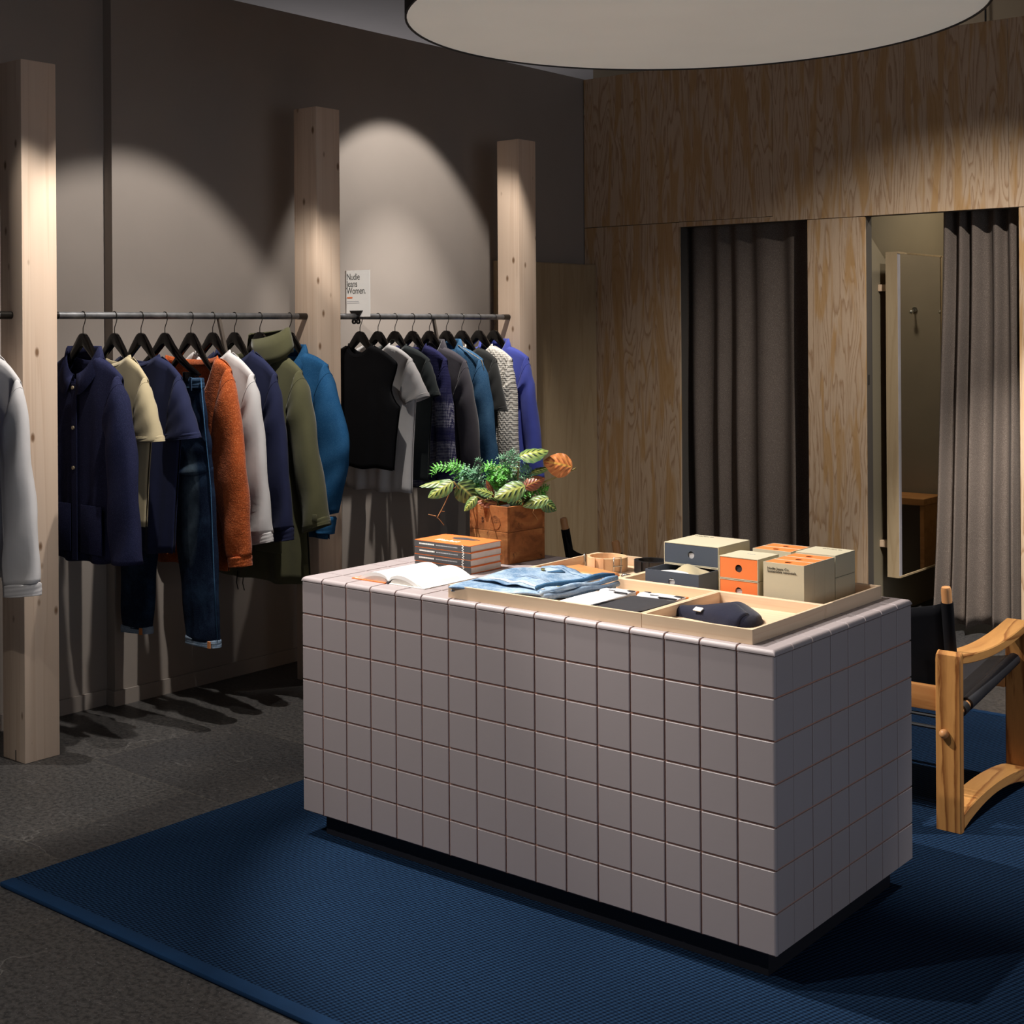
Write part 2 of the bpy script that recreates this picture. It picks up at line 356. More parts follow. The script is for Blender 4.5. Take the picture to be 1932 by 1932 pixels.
# ------------------------------------------------------------------ mesh builder
class MB:
    def __init__(s): s.v = []; s.f = []; s.uv = None; s.mi = []; s.cur = 0
    def add(s, vs, fs):
        o = len(s.v); s.v += [Vector(p) for p in vs]; s.f += [tuple(i + o for i in f) for f in fs]; s.mi += [s.cur] * len(fs); return s
    def box(s, a, b, bev=0.0):
        (x0, y0, z0), (x1, y1, z1) = a, b
        x0, x1 = min(x0, x1), max(x0, x1); y0, y1 = min(y0, y1), max(y0, y1); z0, z1 = min(z0, z1), max(z0, z1)
        if bev <= 0:
            return s.add([(x0, y0, z0), (x1, y0, z0), (x1, y1, z0), (x0, y1, z0), (x0, y0, z1), (x1, y0, z1), (x1, y1, z1), (x0, y1, z1)],
                         [(3, 2, 1, 0), (4, 5, 6, 7), (0, 1, 5, 4), (1, 2, 6, 5), (2, 3, 7, 6), (3, 0, 4, 7)])
        bm = bmesh.new()
        vs = [bm.verts.new(p) for p in [(x0, y0, z0), (x1, y0, z0), (x1, y1, z0), (x0, y1, z0), (x0, y0, z1), (x1, y0, z1), (x1, y1, z1), (x0, y1, z1)]]
        for f in [(3, 2, 1, 0), (4, 5, 6, 7), (0, 1, 5, 4), (1, 2, 6, 5), (2, 3, 7, 6), (3, 0, 4, 7)]: bm.faces.new([vs[i] for i in f])
        bmesh.ops.bevel(bm, geom=bm.edges[:], offset=bev, segments=2, affect='EDGES', profile=.5)
        bm.verts.index_update()
        s.add([v.co.copy() for v in bm.verts], [tuple(v.index for v in f.verts) for f in bm.faces]); bm.free(); return s
    def loft(s, rings, closed=True, cap0=False, cap1=False):
        n = len(rings[0]); vs = [p for r in rings for p in r]; fs = []
        for i in range(len(rings) - 1):
            for j in range(n if closed else n - 1):
                k = (j + 1) % n
                fs.append((i * n + j, i * n + k, (i + 1) * n + k, (i + 1) * n + j))
        if cap0: fs.append(tuple(range(n - 1, -1, -1)))
        if cap1: fs.append(tuple((len(rings) - 1) * n + j for j in range(n)))
        return s.add(vs, fs)
    def tube(s, pts, r, n=10, caps=True, up=None):
        pts = [Vector(p) for p in pts]; rr = r if isinstance(r, (list, tuple)) else [r] * len(pts)
        rings = []; prev = None
        for i, p in enumerate(pts):
            d = (pts[min(i + 1, len(pts) - 1)] - pts[max(i - 1, 0)]).normalized()
            if prev is None:
                a = Vector((0, 0, 1)) if abs(d.z) < .9 else Vector((1, 0, 0)); u = d.cross(a).normalized()
            else:
                u = (prev - d * prev.dot(d)).normalized()
            prev = u; v = d.cross(u)
            rings.append([p + (u * cos(2 * pi * j / n) + v * sin(2 * pi * j / n)) * rr[i] for j in range(n)])
        return s.loft(rings, True, caps, caps)
    def lathe(s, c, prof, n=20, cap0=False, cap1=False):
        c = Vector(c); return s.loft([[c + Vector((r * cos(2 * pi * j / n), r * sin(2 * pi * j / n), z)) for j in range(n)] for r, z in prof], True, cap0, cap1)
    def ball(s, c, r, n=12, m=8, sc=(1, 1, 1)):
        c = Vector(c)
        rings = [[c + Vector((r * sc[0] * sin(pi * i / m) * cos(2 * pi * j / n), r * sc[1] * sin(pi * i / m) * sin(2 * pi * j / n), -r * sc[2] * cos(pi * i / m))) for j in range(n)] for i in range(1, m)]
        return s.loft(rings, True, True, True)
    def prism(s, poly, a, b):
        """poly of 3D points, extruded by vector b-a"""
        d = Vector(b) - Vector(a); P = [Vector(p) for p in poly]; n = len(P)
        return s.add(P + [p + d for p in P], [tuple(range(n - 1, -1, -1)), tuple(range(n, 2 * n))] + [(i, (i + 1) % n, n + (i + 1) % n, n + i) for i in range(n)])
    def grid(s, fn, nu, nv, uv=False):
        vs = [fn(i / nu, j / nv) for i in range(nu + 1) for j in range(nv + 1)]
        fs = [(i * (nv + 1) + j, (i + 1) * (nv + 1) + j, (i + 1) * (nv + 1) + j + 1, i * (nv + 1) + j + 1) for i in range(nu) for j in range(nv)]
        if uv:
            if s.uv is None: s.uv = []
            s.uv += [(i / nu, j / nv) for i in range(nu + 1) for j in range(nv + 1)]
        return s.add(vs, fs)
    def xf(s, mat, start=0):
        for i in range(start, len(s.v)): s.v[i] = mat @ s.v[i]
        return s
    def mesh(s, name, mat, smooth=False, origin=(0, 0, 0), merge=0.0, fixn=True):
        me = bpy.data.meshes.new(name); o = Vector(origin)
        me.from_pydata([v - o for v in s.v], [], s.f)
        if s.uv and len(s.uv) == len(s.v):
            ul = me.uv_layers.new(name='UVMap')
            for lp in me.loops: ul.data[lp.index].uv = s.uv[lp.vertex_index]
        mats = mat if isinstance(mat, (list, tuple)) else [mat]
        for m in mats: me.materials.append(m)
        if len(mats) > 1: me.polygons.foreach_set('material_index', s.mi)
        if merge or fixn:
            bm = bmesh.new(); bm.from_mesh(me)
            if merge: bmesh.ops.remove_doubles(bm, verts=bm.verts, dist=merge)
            if fixn: bmesh.ops.recalc_face_normals(bm, faces=bm.faces)
            bm.to_mesh(me); bm.free()
        if smooth is True: me.polygons.foreach_set('use_smooth', [True] * len(me.polygons))
        elif smooth:
            me.polygons.foreach_set('use_smooth', [True] * len(me.polygons)); me.set_sharp_from_angle(angle=radians(smooth))
        me.update(); return me
    def obj(s, name, mat, parent=None, smooth=False, origin=None, merge=0.0, fixn=True):
        if origin is None: origin = wloc(parent) if parent else (0, 0, 0)
        o = bpy.data.objects.new(name, s.mesh(name, mat, smooth, origin, merge, fixn)); COL.objects.link(o)
        if parent: o.parent = parent
        else: o.location = origin
        return o

def wloc(o):
    l = o.location.copy()
    while o.parent: o = o.parent; l += o.location
    return l
def tag(o, label=None, cat=None, group=None, kind=None):
    if label: o['label'] = label
    if cat: o['category'] = cat
    if group: o['group'] = group
    if kind: o['kind'] = kind
    return o
def thing(name, label, cat, loc=(0, 0, 0), group=None, kind=None):
    o = bpy.data.objects.new(name, None); COL.objects.link(o); o.location = loc; o.empty_display_size = .1
    return tag(o, label, cat, group, kind)
def struct(o, label, cat): return tag(o, label, cat, kind='structure')
def text(name, body, loc, size, mat, parent, rot=(pi / 2, 0, 0), sx=1.0, spacing=1.0, align='LEFT', lines=1.0):
    c = bpy.data.curves.new(name, 'FONT'); c.body = body; c.size = size; c.space_character = spacing; c.space_line = lines
    c.align_x = align; c.extrude = .0002
    t = bpy.data.objects.new(name, c); COL.objects.link(t)
    me = bpy.data.meshes.new_from_object(t); bpy.data.objects.remove(t); bpy.data.curves.remove(c)
    me.name = name; me.materials.clear(); me.materials.append(mat)
    o = bpy.data.objects.new(name, me); COL.objects.link(o); o.parent = parent
    o.location = Vector(loc) - wloc(parent); o.rotation_euler = rot; o.scale = (sx, 1, 1)
    return o
def lerp(a, b, t): return a + (b - a) * t
def pw(x, pts):
    if x <= pts[0][0]: return pts[0][1]
    for (a, b), (c, d) in zip(pts, pts[1:]):
        if x <= c: return lerp(b, d, (x - a) / (c - a))
    return pts[-1][1]

# ================================================================== SETTING
struct(MB().box((-12, -7, -.1), (5, 12, 0)).obj('floor', M['floor']), 'worn dark concrete floor with pale scratches and cracks', 'floor')
struct(MB().box((-12, -7, 3.45), (5, 12, 3.55)).obj('ceiling', M['ceiling']), 'flat grey ceiling above the partition walls', 'ceiling')
wl = MB().prism([(-3.5, -6, 0), (-3.345, -6, 0), (-3.345, .545, 0), (-3.29, .545, 0), (-3.29, 3.98, 0), (-3.5, 3.98, 0)], (0, 0, 0), (0, 0, 3.025))
struct(wl.obj('wall_left', M['wall']), 'taupe painted wall with a small step behind the clothes rails', 'wall')
bb = MB().prism([(-3.34, -6, 0), (-3.332, -6, 0), (-3.332, .532, 0), (-3.277, .532, 0), (-3.277, 3.02, 0), (-3.285, 3.02, 0), (-3.285, .54, 0), (-3.34, .54, 0)], (0, 0, 0), (0, 0, .063))
struct(bb.obj('baseboard_left', M['wall']), 'low taupe skirting board following the step of the wall', 'baseboard')
struct(MB().box((-4.19, 5.3, 0), (3, 5.4, 3.45)).obj('wall_far', M['wall_far']), 'brown far wall rising beyond the plywood partition', 'wall')

wb = struct(thing('wall_back', 'pine plywood partition wall with two curtained openings', 'wall', (0, 3.9, 0)), None, None)
core = MB()
for a, b in ((-3.29, -2.634), (-1.849, -1.530), (-.753, 3.2)): core.box((a, 3.918, 0), (b, 3.985, 2.112))
core.box((-3.29, 3.918, 2.112), (3.2, 3.985, 3.015))
core.obj('framing', M['jamb'], wb)
for a, b, z0, z1 in ((-3.285, -2.634, .004, 2.138), (-1.849, -1.530, .004, 2.109), (-.753, .46, .004, 2.109), (.463, 1.68, .004, 2.109), (1.683, 3.2, .004, 2.109),
                     (-3.285, -2.05, 2.141, 3.02), (-2.0485, -.8, 2.112, 3.02), (-.7985, .45, 2.112, 3.02), (.4515, 1.70, 2.112, 3.02), (1.7015, 3.2, 2.112, 3.02)):
    MB().box((a, 3.9, z0), (b, 3.918, z1), .0008).obj('plywood_panel', M['ply'], wb)
MB().box((-2.634, 3.9, 2.112), (-2.0485, 3.918, 2.139), .0008).obj('plywood_panel', M['ply'], wb)
MB().box((-1.5295, 3.93, 1.245), (-1.527, 3.945, 1.295)).obj('latch_plate', M['dark_in'], wb)
# fitting rooms behind the partition
struct(MB().box((-1.62, 3.985, 0), (-1.565, 5.3, 2.6)).obj('wall_fitting_left', M['wall_olive']), 'olive side wall of the open fitting room, behind its mirror', 'wall')
struct(MB().box((-.45, 3.985, 0), (-.40, 5.3, 2.6)).obj('wall_fitting_right', M['wall_olive']), 'olive side wall of the open fitting room, behind its curtain', 'wall')
struct(MB().box((-3.29, 3.985, 0), (-3.24, 5.3, 2.6)).obj('wall_fitting_end', M['wall_olive']), 'end wall of the closed fitting room behind the dark curtain', 'wall')
# thin conduit above the partition
tag(MB().tube([(-1.40, 5.28, 2.0), (-1.40, 5.28, 3.45)], .006, 8).obj('conduit', M['lamp_out']), 'thin black conduit on the far wall above the plywood', 'pipe')

# pale plywood panel on the left wall
pp = thing('wall_cabinet_panel', 'pale plywood panel box on the taupe wall beside the plywood corner', 'panel', (-3.25, 3.46, 0))
MB().box((-3.29, 3.04, .01), (-3.205, 3.893, 1.918), .0015).obj('carcass', M['ply_pale'], pp)
MB().box((-3.205, 3.046, .02), (-3.197, 3.89, 1.912), .0015).obj('face_panel', M['ply_pale'], pp)

# timber posts
PL = ['square spruce post nearest the white long-sleeved shirt, left of the first rail', 'square spruce post between the two clothes rails', 'square spruce post beside the cobalt shirt at the far rail end']
PY = [(-.131, .013), (1.322, 1.466), (2.757, 2.901)]
for (y0, y1), lab in zip(PY, PL):
    p = thing('timber_post', lab, 'post', (-2.959, (y0 + y1) / 2, 0), 'timber posts carrying the rails')
    MB().box((-3.03, y0, 0), (-2.888, y1, 2.521), .003).obj('shaft', M['post'], p, smooth=30)
    MB().box((-2.95, y0 - .0006, 0), (-2.945, y0 + .01, .04)).obj('saw_kerf', M['dark_in'], p)

# rails
RL = ['steel clothes rail left of the nearest post, holding the white long-sleeved shirt', 'steel clothes rail with the navy, rust and olive garments', 'steel clothes rail with the white sign on its near end']
for i, ((y0, y1), lab) in enumerate(zip([(-1.7, -.131), (.013, 1.322), (1.466, 2.757)], RL)):
    r = thing('clothes_rail', lab, 'rail', (-2.96, (y0 + y1) / 2, 1.605), 'steel clothes rails')
    MB().tube([(-2.96, y0 + .001, 1.605), (-2.96, y1 - .001, 1.605)], .0135, 16).obj('tube', M['rail'], r, smooth=40)
    for yy, sg in ((y0, 1), (y1, -1)):
        MB().tube([(-2.96, yy, 1.605), (-2.96, yy + sg * .05, 1.605)], .0142, 16).obj('end_sleeve', M['hook_metal'], r, smooth=40)
    yb = (-.9, .83, 2.17)[i]
    if i: MB().tube([(-2.96, yb, 1.597), (-2.96, yb + .047, 1.42)], .0095, 8).obj('streak_bar', M['streak_brown'], r, smooth=40)  # invented slanting bar standing in for a dark streak below the rail

# pendant lamp
LC, LR, LZ = Vector((-.585, .618, 0)), .833, 2.448
pl = thing('pendant_lamp', 'huge round drum pendant lamp with black rim and pale diffuser', 'lamp', (LC.x, LC.y, LZ))
MB().lathe((LC.x, LC.y, 0), [(LR - .006, LZ), (LR, LZ), (LR, LZ + .36), (LR - .006, LZ + .36), (LR - .006, LZ)], 96).obj('shade', M['lamp_out'], pl, smooth=40)
MB().lathe((LC.x, LC.y, 0), [(.001, LZ + .004), (.3, LZ + .004), (.6, LZ + .004), (LR - .006, LZ + .004), (LR - .006, LZ + .010), (.001, LZ + .010)], 96).obj('diffuser', M['lamp_in'], pl)
MB().lathe((LC.x, LC.y, 0), [(.001, LZ + .355), (LR - .006, LZ + .355), (LR - .006, LZ + .36), (.001, LZ + .36)], 64).obj('top_cover', M['lamp_out'], pl)
for k in range(3):
    a = 2 * pi * k / 3 + .4
    MB().tube([(LC.x + .6 * cos(a), LC.y + .6 * sin(a), LZ + .36), (LC.x + .1 * cos(a), LC.y + .1 * sin(a), 3.45)], .003, 6).obj('cable', M['lamp_out'], pl)

# rug
rg = thing('rug', 'large navy woven rug with plain binding under the tiled counter', 'rug', (-.4, .9, 0))
MB().box((-1.965, -.755, .0005), (1.5, 2.62, .012), .002).obj('weave', M['rug'], rg)
MB().box((-1.965, -.800, .0005), (1.5, -.755, .0145), .004).obj('binding', M['binding'], rg, smooth=40)
MB().box((-1.965, 2.62, .0005), (1.5, 2.655, .0145), .004).obj('binding', M['binding'], rg, smooth=40)

# ================================================================== TILED COUNTER
TZ = .795                                  # top surface
ct = thing('tiled_counter', 'mauve tiled display counter with terracotta grout on a black plinth', 'counter', (-.794, .395, .012))
XL, YB = -1.588, .789
MB().box((XL + .005, .005, .083), (-.005, YB - .005, TZ - .0042)).obj('grout_core', M['grout'], ct)
MB().box((XL + .055, .045, .0125), (-.045, YB - .05, .0825)).obj('plinth', M['plinth'], ct)
G = .0023
def flat_tile(wd, ht, round_l=False, round_r=False):
    """tile in local XZ plane facing -Y, lower-left corner at origin; depth .008"""
    b = MB(); x0, x1, z0, z1 = G, wd - G, G, ht - G; c = .0013; d = .008; r = .007
    prof = [(x0, d), (x0, c), (x0 + c, 0)] if not round_l else [(x0 - G, d)] + [(x0 - G + r - r * cos(a), r - r * sin(a)) for a in [pi * q / 12 for q in range(7)]]
    right = [(x1 - c, 0), (x1, c), (x1, d)] if not round_r else [(x1 + G - r + r * sin(a), r - r * cos(a)) for a in [pi * q / 12 for q in range(7)]] + [(x1 + G, d)]
    prof = prof + right
    rings = [[(x, d, z0) for x, y in prof], [(x, max(y, c), z0) for x, y in prof], [(x, y, z0 + c) for x, y in prof], [(x, y, z1 - c) for x, y in prof], [(x, max(y, c), z1) for x, y in prof], [(x, d, z1) for x, y in prof]]
    return b.loft(rings, closed=False)
def place(me, loc, rz, name='tile', par=None):
    o = bpy.data.objects.new(name, me); COL.objects.link(o); o.parent = ct; o.location = Vector(loc) - ct.location; o.rotation_euler = (0, 0, rz); return o
rowz = [(.783 - .1 * (r + 1), .1) for r in range(6)] + [(.0835, .0995)]
rowz[0] = (.683, .0985)
cols_f = [(-.1 * (i + 1), .1) for i in range(15)] + [(XL, -1.5 - XL)]
cols_s = [(0.0, .0906)] + [(.0906 + .1 * i, .1) for i in range(6)] + [(.6906, YB - .6906)]
cache = {}
def tile_mesh(wd, ht, rl, rr):
    k = (round(wd, 4), round(ht, 4), rl, rr)
    if k not in cache: cache[k] = flat_tile(*k).mesh('tile', M['tile'])
    return cache[k]
for ri, (z, h) in enumerate(rowz):
    for i, (x, wd) in enumerate(cols_f): place(tile_mesh(wd, h, i == 15, i == 0), (x, 0, z), 0)
    for j, (y, wd) in enumerate(cols_s): place(tile_mesh(wd, h, False, j == 7), (0, y + (.002 if j == 0 else 0), z), pi / 2)
# hidden left end and back of the counter, joined
rest = MB()
for z, h in rowz:
    for y, wd in cols_s:
        t_ = flat_tile(wd, h); s0 = len(rest.v); rest.add(t_.v, t_.f); rest.xf(Matrix.Translation((XL, y + wd, z)) @ Matrix.Rotation(-pi / 2, 4, 'Z'), s0)
    for x, wd in cols_f:
        t_ = flat_tile(wd, h); s0 = len(rest.v); rest.add(t_.v, t_.f); rest.xf(Matrix.Translation((x + wd, YB, z)) @ Matrix.Rotation(pi, 4, 'Z'), s0)
tag(rest.obj('rear_tiles', M['tile'], ct, smooth=35), kind='stuff')
# top tiles: bull-nosed along the outer edges
def top_tile(x0, x1, y0, y1, L, R_, Fr, Bk):
    r = .011; g = G
    def axis(a, b, ra, rb):
        out = []
        if ra: out += [(a + r - r * cos(t), r - r * sin(t)) for t in [pi * q / 12 for q in range(7)]]
        else: out += [(a + g, .002), (a + g + .001, 0)]
        if rb: out += [(b - r + r * sin(t), r - r * cos(t)) for t in [pi * q / 12 for q in range(7)]]
        else: out += [(b - g - .001, 0), (b - g, .002)]
        return out
    xs, ys = axis(x0, x1, L, R_), axis(y0, y1, Fr, Bk)
    rows = []
    for x, dx in xs:
        row = [(x, y, TZ - min(.0125, max(dx, dy) if min(dx, dy) < .0005 else sqrt(dx * dx + dy * dy))) for y, dy in ys]
        row = [(row[0][0], row[0][1], TZ - .013)] + row + [(row[-1][0], row[-1][1], TZ - .013)]
        rows.append(row)
    rows = [[(p[0], p[1], TZ - .013) for p in rows[0]]] + rows + [[(p[0], p[1], TZ - .013) for p in rows[-1]]]
    return MB().loft(rows, closed=False)
ysplit = [-.0015, .0906] + [.0906 + .1 * (i + 1) for i in range(6)] + [YB]
xsplit = [.0015] + [-.1 * (i + 1) for i in range(15)] + [XL]
for i in range(16):
    for j in range(8):
        if j >= len(ysplit) - 1: continue
        top_tile(xsplit[i + 1], xsplit[i], ysplit[j], ysplit[j + 1], i == 15, i == 0, j == 0, j == len(ysplit) - 2).obj('tile', M['tile'], ct)

# ================================================================== FITTING ROOM CONTENT
def curtain(name, label, x0, x1, y, z0, z1, folds, amp, flare=0.0, seed=0, sharp=1.0):
    rnd = random.Random(seed); ph = [rnd.uniform(-.35, .35) for _ in range(folds + 2)]; am = [rnd.uniform(.65, 1.15) for _ in range(folds + 2)]
    c = thing(name, label, 'curtain', ((x0 + x1) / 2, y, z0))
    def fn(u, v):
        k = u * folds; i = int(min(k, folds - 1e-6)); p = pw(k, [(q, q + ph[q] * (0 < q < folds)) for q in range(folds + 1)])
        wave = sin(2 * pi * p); wave = math.copysign(abs(wave) ** sharp, wave)
        a = amp * lerp(am[i], am[i + 1], k - i) * (.75 + .35 * (1 - v))
        x = lerp(x0, x1, u) - flare * (1 - v) ** 1.6 * (1 - u) + .012 * sin(2 * pi * p + 1.2) * (1 - v)
        z = lerp(z0, z1, v) + (.012 * sin(2 * pi * p * .5 + seed) * (1 - v) ** 6)
        return (x, y - a * wave + .006 * sin(9 * v + 3 * u), z)
    o = MB().grid(fn, folds * 18, 40).obj('cloth', M['curtain'], c, smooth=True)
    md = o.modifiers.new('thickness', 'SOLIDIFY'); md.thickness = .003
    hm = MB().grid(lambda u, v: (lambda p: (p[0], p[1] - .0022, z0 + .062 + .0025 * (v - .5) + (p[2] - lerp(z0, z1, .03))))(fn(u, .03)), folds * 18, 1).obj('hem_seam', M['curtain'], c, smooth=True)
    MB().tube([(x0 - .02, y, z1 + .012), (x1 + .02, y, z1 + .012)], .008, 8).obj('curtain_track', M['dark_in'], c)
    return c
curtain('curtain', 'closed dark grey-brown wool curtain filling the left opening', -2.78, -1.80, 4.045, .03, 2.30, 7, .022, 0, 3)
curtain('curtain', 'grey wool curtain gathered at the right side of the open fitting room', -1.172, -.765, 4.045, .045, 2.30, 5, .044, .080, 11, .85)

mr = thing('wall_mirror', 'tall pine-framed mirror standing off the fitting room side wall', 'mirror', (-1.47, 4.4, 1.08))
MB().box((-1.50, 4.085, .235), (-1.436, 5.25, 1.932), .001).obj('frame', M['ply_pale'], mr)
MB().box((-1.436, 4.088, .243), (-1.431, 4.112, 1.924)).obj('edge_strip', M['mirror_edge'], mr)
MB().box((-1.436, 4.112, .246), (-1.431, 4.655, 1.922)).obj('mirror_pane', M['mirror'], mr)
MB().box((-1.436, 4.668, .246), (-1.431, 5.24, 1.922)).obj('mirror_pane', M['mirror'], mr)
MB().box((-1.436, 4.655, .24), (-1.428, 4.668, 1.928)).obj('divider_strip', M['ply_pale'], mr)
MB().box((-1.436, 4.085, 1.922), (-1.428, 5.25, 1.930)).obj('top_strip', M['ply_pale'], mr)
MB().box((-1.436, 4.085, .237), (-1.428, 5.25, .246)).obj('bottom_strip', M['ply_pale'], mr)
for z in (.38, 1.73): MB().box((-1.565, 4.14, z), (-1.50, 4.19, z + .035), .001).obj('standoff_block', M['tray'], mr)
def coat_hook(x, z, lab):
    h = thing('coat_hook', lab, 'hook', (x, 5.3, z), 'coat hooks in the fitting room')
    MB().tube([(x, 5.3, z + .02), (x, 5.292, z + .02)], .016, 14).obj('rose', M['chrome'], h, smooth=40)
    MB().tube([(x, 5.292, z + .02), (x, 5.262, z + .012), (x, 5.25, z - .004), (x, 5.248, z + .008)], [.005, .005, .006, .006], 8).obj('stem', M['chrome'], h, smooth=True)
    MB().ball((x, 5.242, z + .004), .013).obj('knob', M['chrome'], h, smooth=True)
coat_hook(-1.02, 1.625, 'small chrome coat hook reflected in the wider mirror pane')
coat_hook(-1.20, 1.622, 'small chrome coat hook reflected at the mirror edge by the curtain')
bn = thing('bench', 'orange-brown pine bench against the fitting room back wall, seen in the mirror', 'bench', (-.83, 5.15, 0))
MB().box((-1.19, 5.0, .50), (-.47, 5.28, .54), .003).obj('seat', M['bench'], bn)
for x in (-1.185, -.50): MB().box((x, 5.01, 0), (x + .025, 5.27, .50), .002).obj('leg', M['bench'], bn)

# ================================================================== CHAIRS
def make_chair(label):
    """safari chair, local frame: sits facing +Y, right frame at x in [-.119,-.043], rear feet at y=1.25; root at centre of the feet"""
    root = thing('safari_chair', label, 'chair', (0, 0, 0), 'pine safari chairs behind the counter')
    W0, T = .077, .027
    def plank(path, name, x0, mat):
        """path: list of (y,z,ny,nz,halfthick)"""
        rings = []
        for y, z, ny, nz, h in path:
            a, b = (y + ny * h, z + nz * h), (y - ny * h, z - nz * h); c = .003
            rings.append([(x0 + c, a[0], a[1]), (x0 + W0 - c, a[0], a[1]), (x0 + W0, a[0] - ny * c, a[1] - nz * c), (x0 + W0, b[0] + ny * c, b[1] + nz * c),
                          (x0 + W0 - c, b[0], b[1]), (x0 + c, b[0], b[1]), (x0, b[0] + ny * c, b[1] + nz * c), (x0, a[0] - ny * c, a[1] - nz * c)])
        return MB().loft(rings, True, True, True).obj(name, mat, root, smooth=30)
    for x0 in (-.119, -.828):
        # rear leg (nearest the counter), arm, front leg, floor runner
        lg = plank([(1.263, 0, -1, 0, .0135), (1.263, .25, -1, 0, .0135), (1.263, .515, -1, 0, .0135), (1.266, .527, -.9, .4, .0135), (1.275, .533, -.5, .86, .012)], 'leg', x0, M['chair_wood'])
        plank([(1.27 + .60 * k / 12, .522 - .024 * sin(pi * min(1, k / 12 * 1.02)) ** .9 + .006 * k / 12, 0, 1, .0145) for k in range(13)], 'armrest', x0, M['chair_wood_y'])
        plank([(1.868, 0, 1, 0, .0135), (1.868, .25, 1, 0, .0135), (1.868, .535, 1, 0, .0135)], 'leg', x0, M['chair_wood'])
        def rz(t): return .020 + .034 * sin(pi * t) ** .8
        plank([(1.277 + .578 * k / 12, rz(k / 12) + .010, 0, 1, .024 - .007 * sin(pi * k / 12)) for k in range(13)], 'runner', x0, M['chair_wood_y'])
        xo = x0 + W0 / 2
        MB().ball((xo - .01, 1.243, .295), .0145, 14, 10).obj('knob', M['dowel'], lg, smooth=True)
    # cross rails
    MB().box((-.751, 1.262, .354), (-.120, 1.284, .429), .003).obj('rear_rail', M['bench'], root, smooth=30)
    MB().box((-.751, 1.852, .31), (-.120, 1.874, .375), .003).obj('front_rail', M['bench'], root, smooth=30)
    for z in (.335, .30): MB().tube([(-.751, 1.275, z), (-.12, 1.275, z)], .006, 8).obj('lacing_cord', M['strap'], root)
    # seat dowels with rolled leather and straps
    for x in (-.083, -.788):
        a, b = Vector((x, 1.275, .333)), Vector((x, 1.855, .417))
        MB().tube([a, b], .014, 14).obj('seat_dowel', M['dowel'], root, smooth=40)
        MB().tube([a.lerp(b, .23), a.lerp(b, .97)], .021, 16).obj('seat_roll', M['leather'], root, smooth=40)
        for t in (.075, .165): MB().tube([a.lerp(b, t - .028), a.lerp(b, t + .028)], .0205, 14).obj('strap', M['strap'], root, smooth=40)
    def seat(u, v):
        x = lerp(-.083, -.788, u); a = lerp(.23, .97, v)
        y = lerp(1.275, 1.855, a); z = lerp(.333, .417, a) + .014 - .060 * sin(pi * u) * (1 - .25 * v)
        return (x, y, z)
    o = MB().grid(seat, 16, 10).obj('seat_sling', M['leather'], root, smooth=True); o.modifiers.new('t', 'SOLIDIFY').thickness = .004
    # leaning back posts and sling
    d = Vector((0, -.17, 1)).normalized()
    for x in (-.100, -.771):
        base = Vector((x, 1.360, .325)); top = base + d * .415
        MB().tube([base, base + d * .405, base + d * .413, top], [.0155, .0155, .013, .006], 16).obj('back_post', M['dowel'], root, smooth=40)
        MB().tube([base + d * .02, base + d * .365], .0185, 16).obj('back_sleeve', M['canvas'], root, smooth=40)
    def back(u, v):
        x = lerp(-.100, -.771, u); base = Vector((x, 1.360, .325)) + d * lerp(.03, .365 - .045 * sin(pi * u) ** .7, v)
        return base + Vector((0, -.060 * sin(pi * u), 0))
    o = MB().grid(back, 16, 10).obj('back_sling', M['canvas'], root, smooth=True); o.modifiers.new('t', 'SOLIDIFY').thickness = .004
    # shift every part so the root stands between the feet
    off = Vector((-.4355, 1.57, .0125))
    for c in root.children: c.location -= Vector((off.x, off.y, 0))
    root.location = off
    return root
ch = make_chair('oiled pine safari chair with black sling at the right end of the counter')
def dup(o, loc, rz, label):
    r = o.copy(); COL.objects.link(r); r.location = loc; r.rotation_euler = (0, 0, rz); r['label'] = label
    for c in list(o.children):
        d = c.copy(); COL.objects.link(d); d.parent = r
        for g in c.children:
            e = g.copy(); COL.objects.link(e); e.parent = d
    return r
dup(ch, (-1.521, 1.874, .0125), radians(-37), 'safari chair behind the planter crate, only its back post tips and dark sling showing')

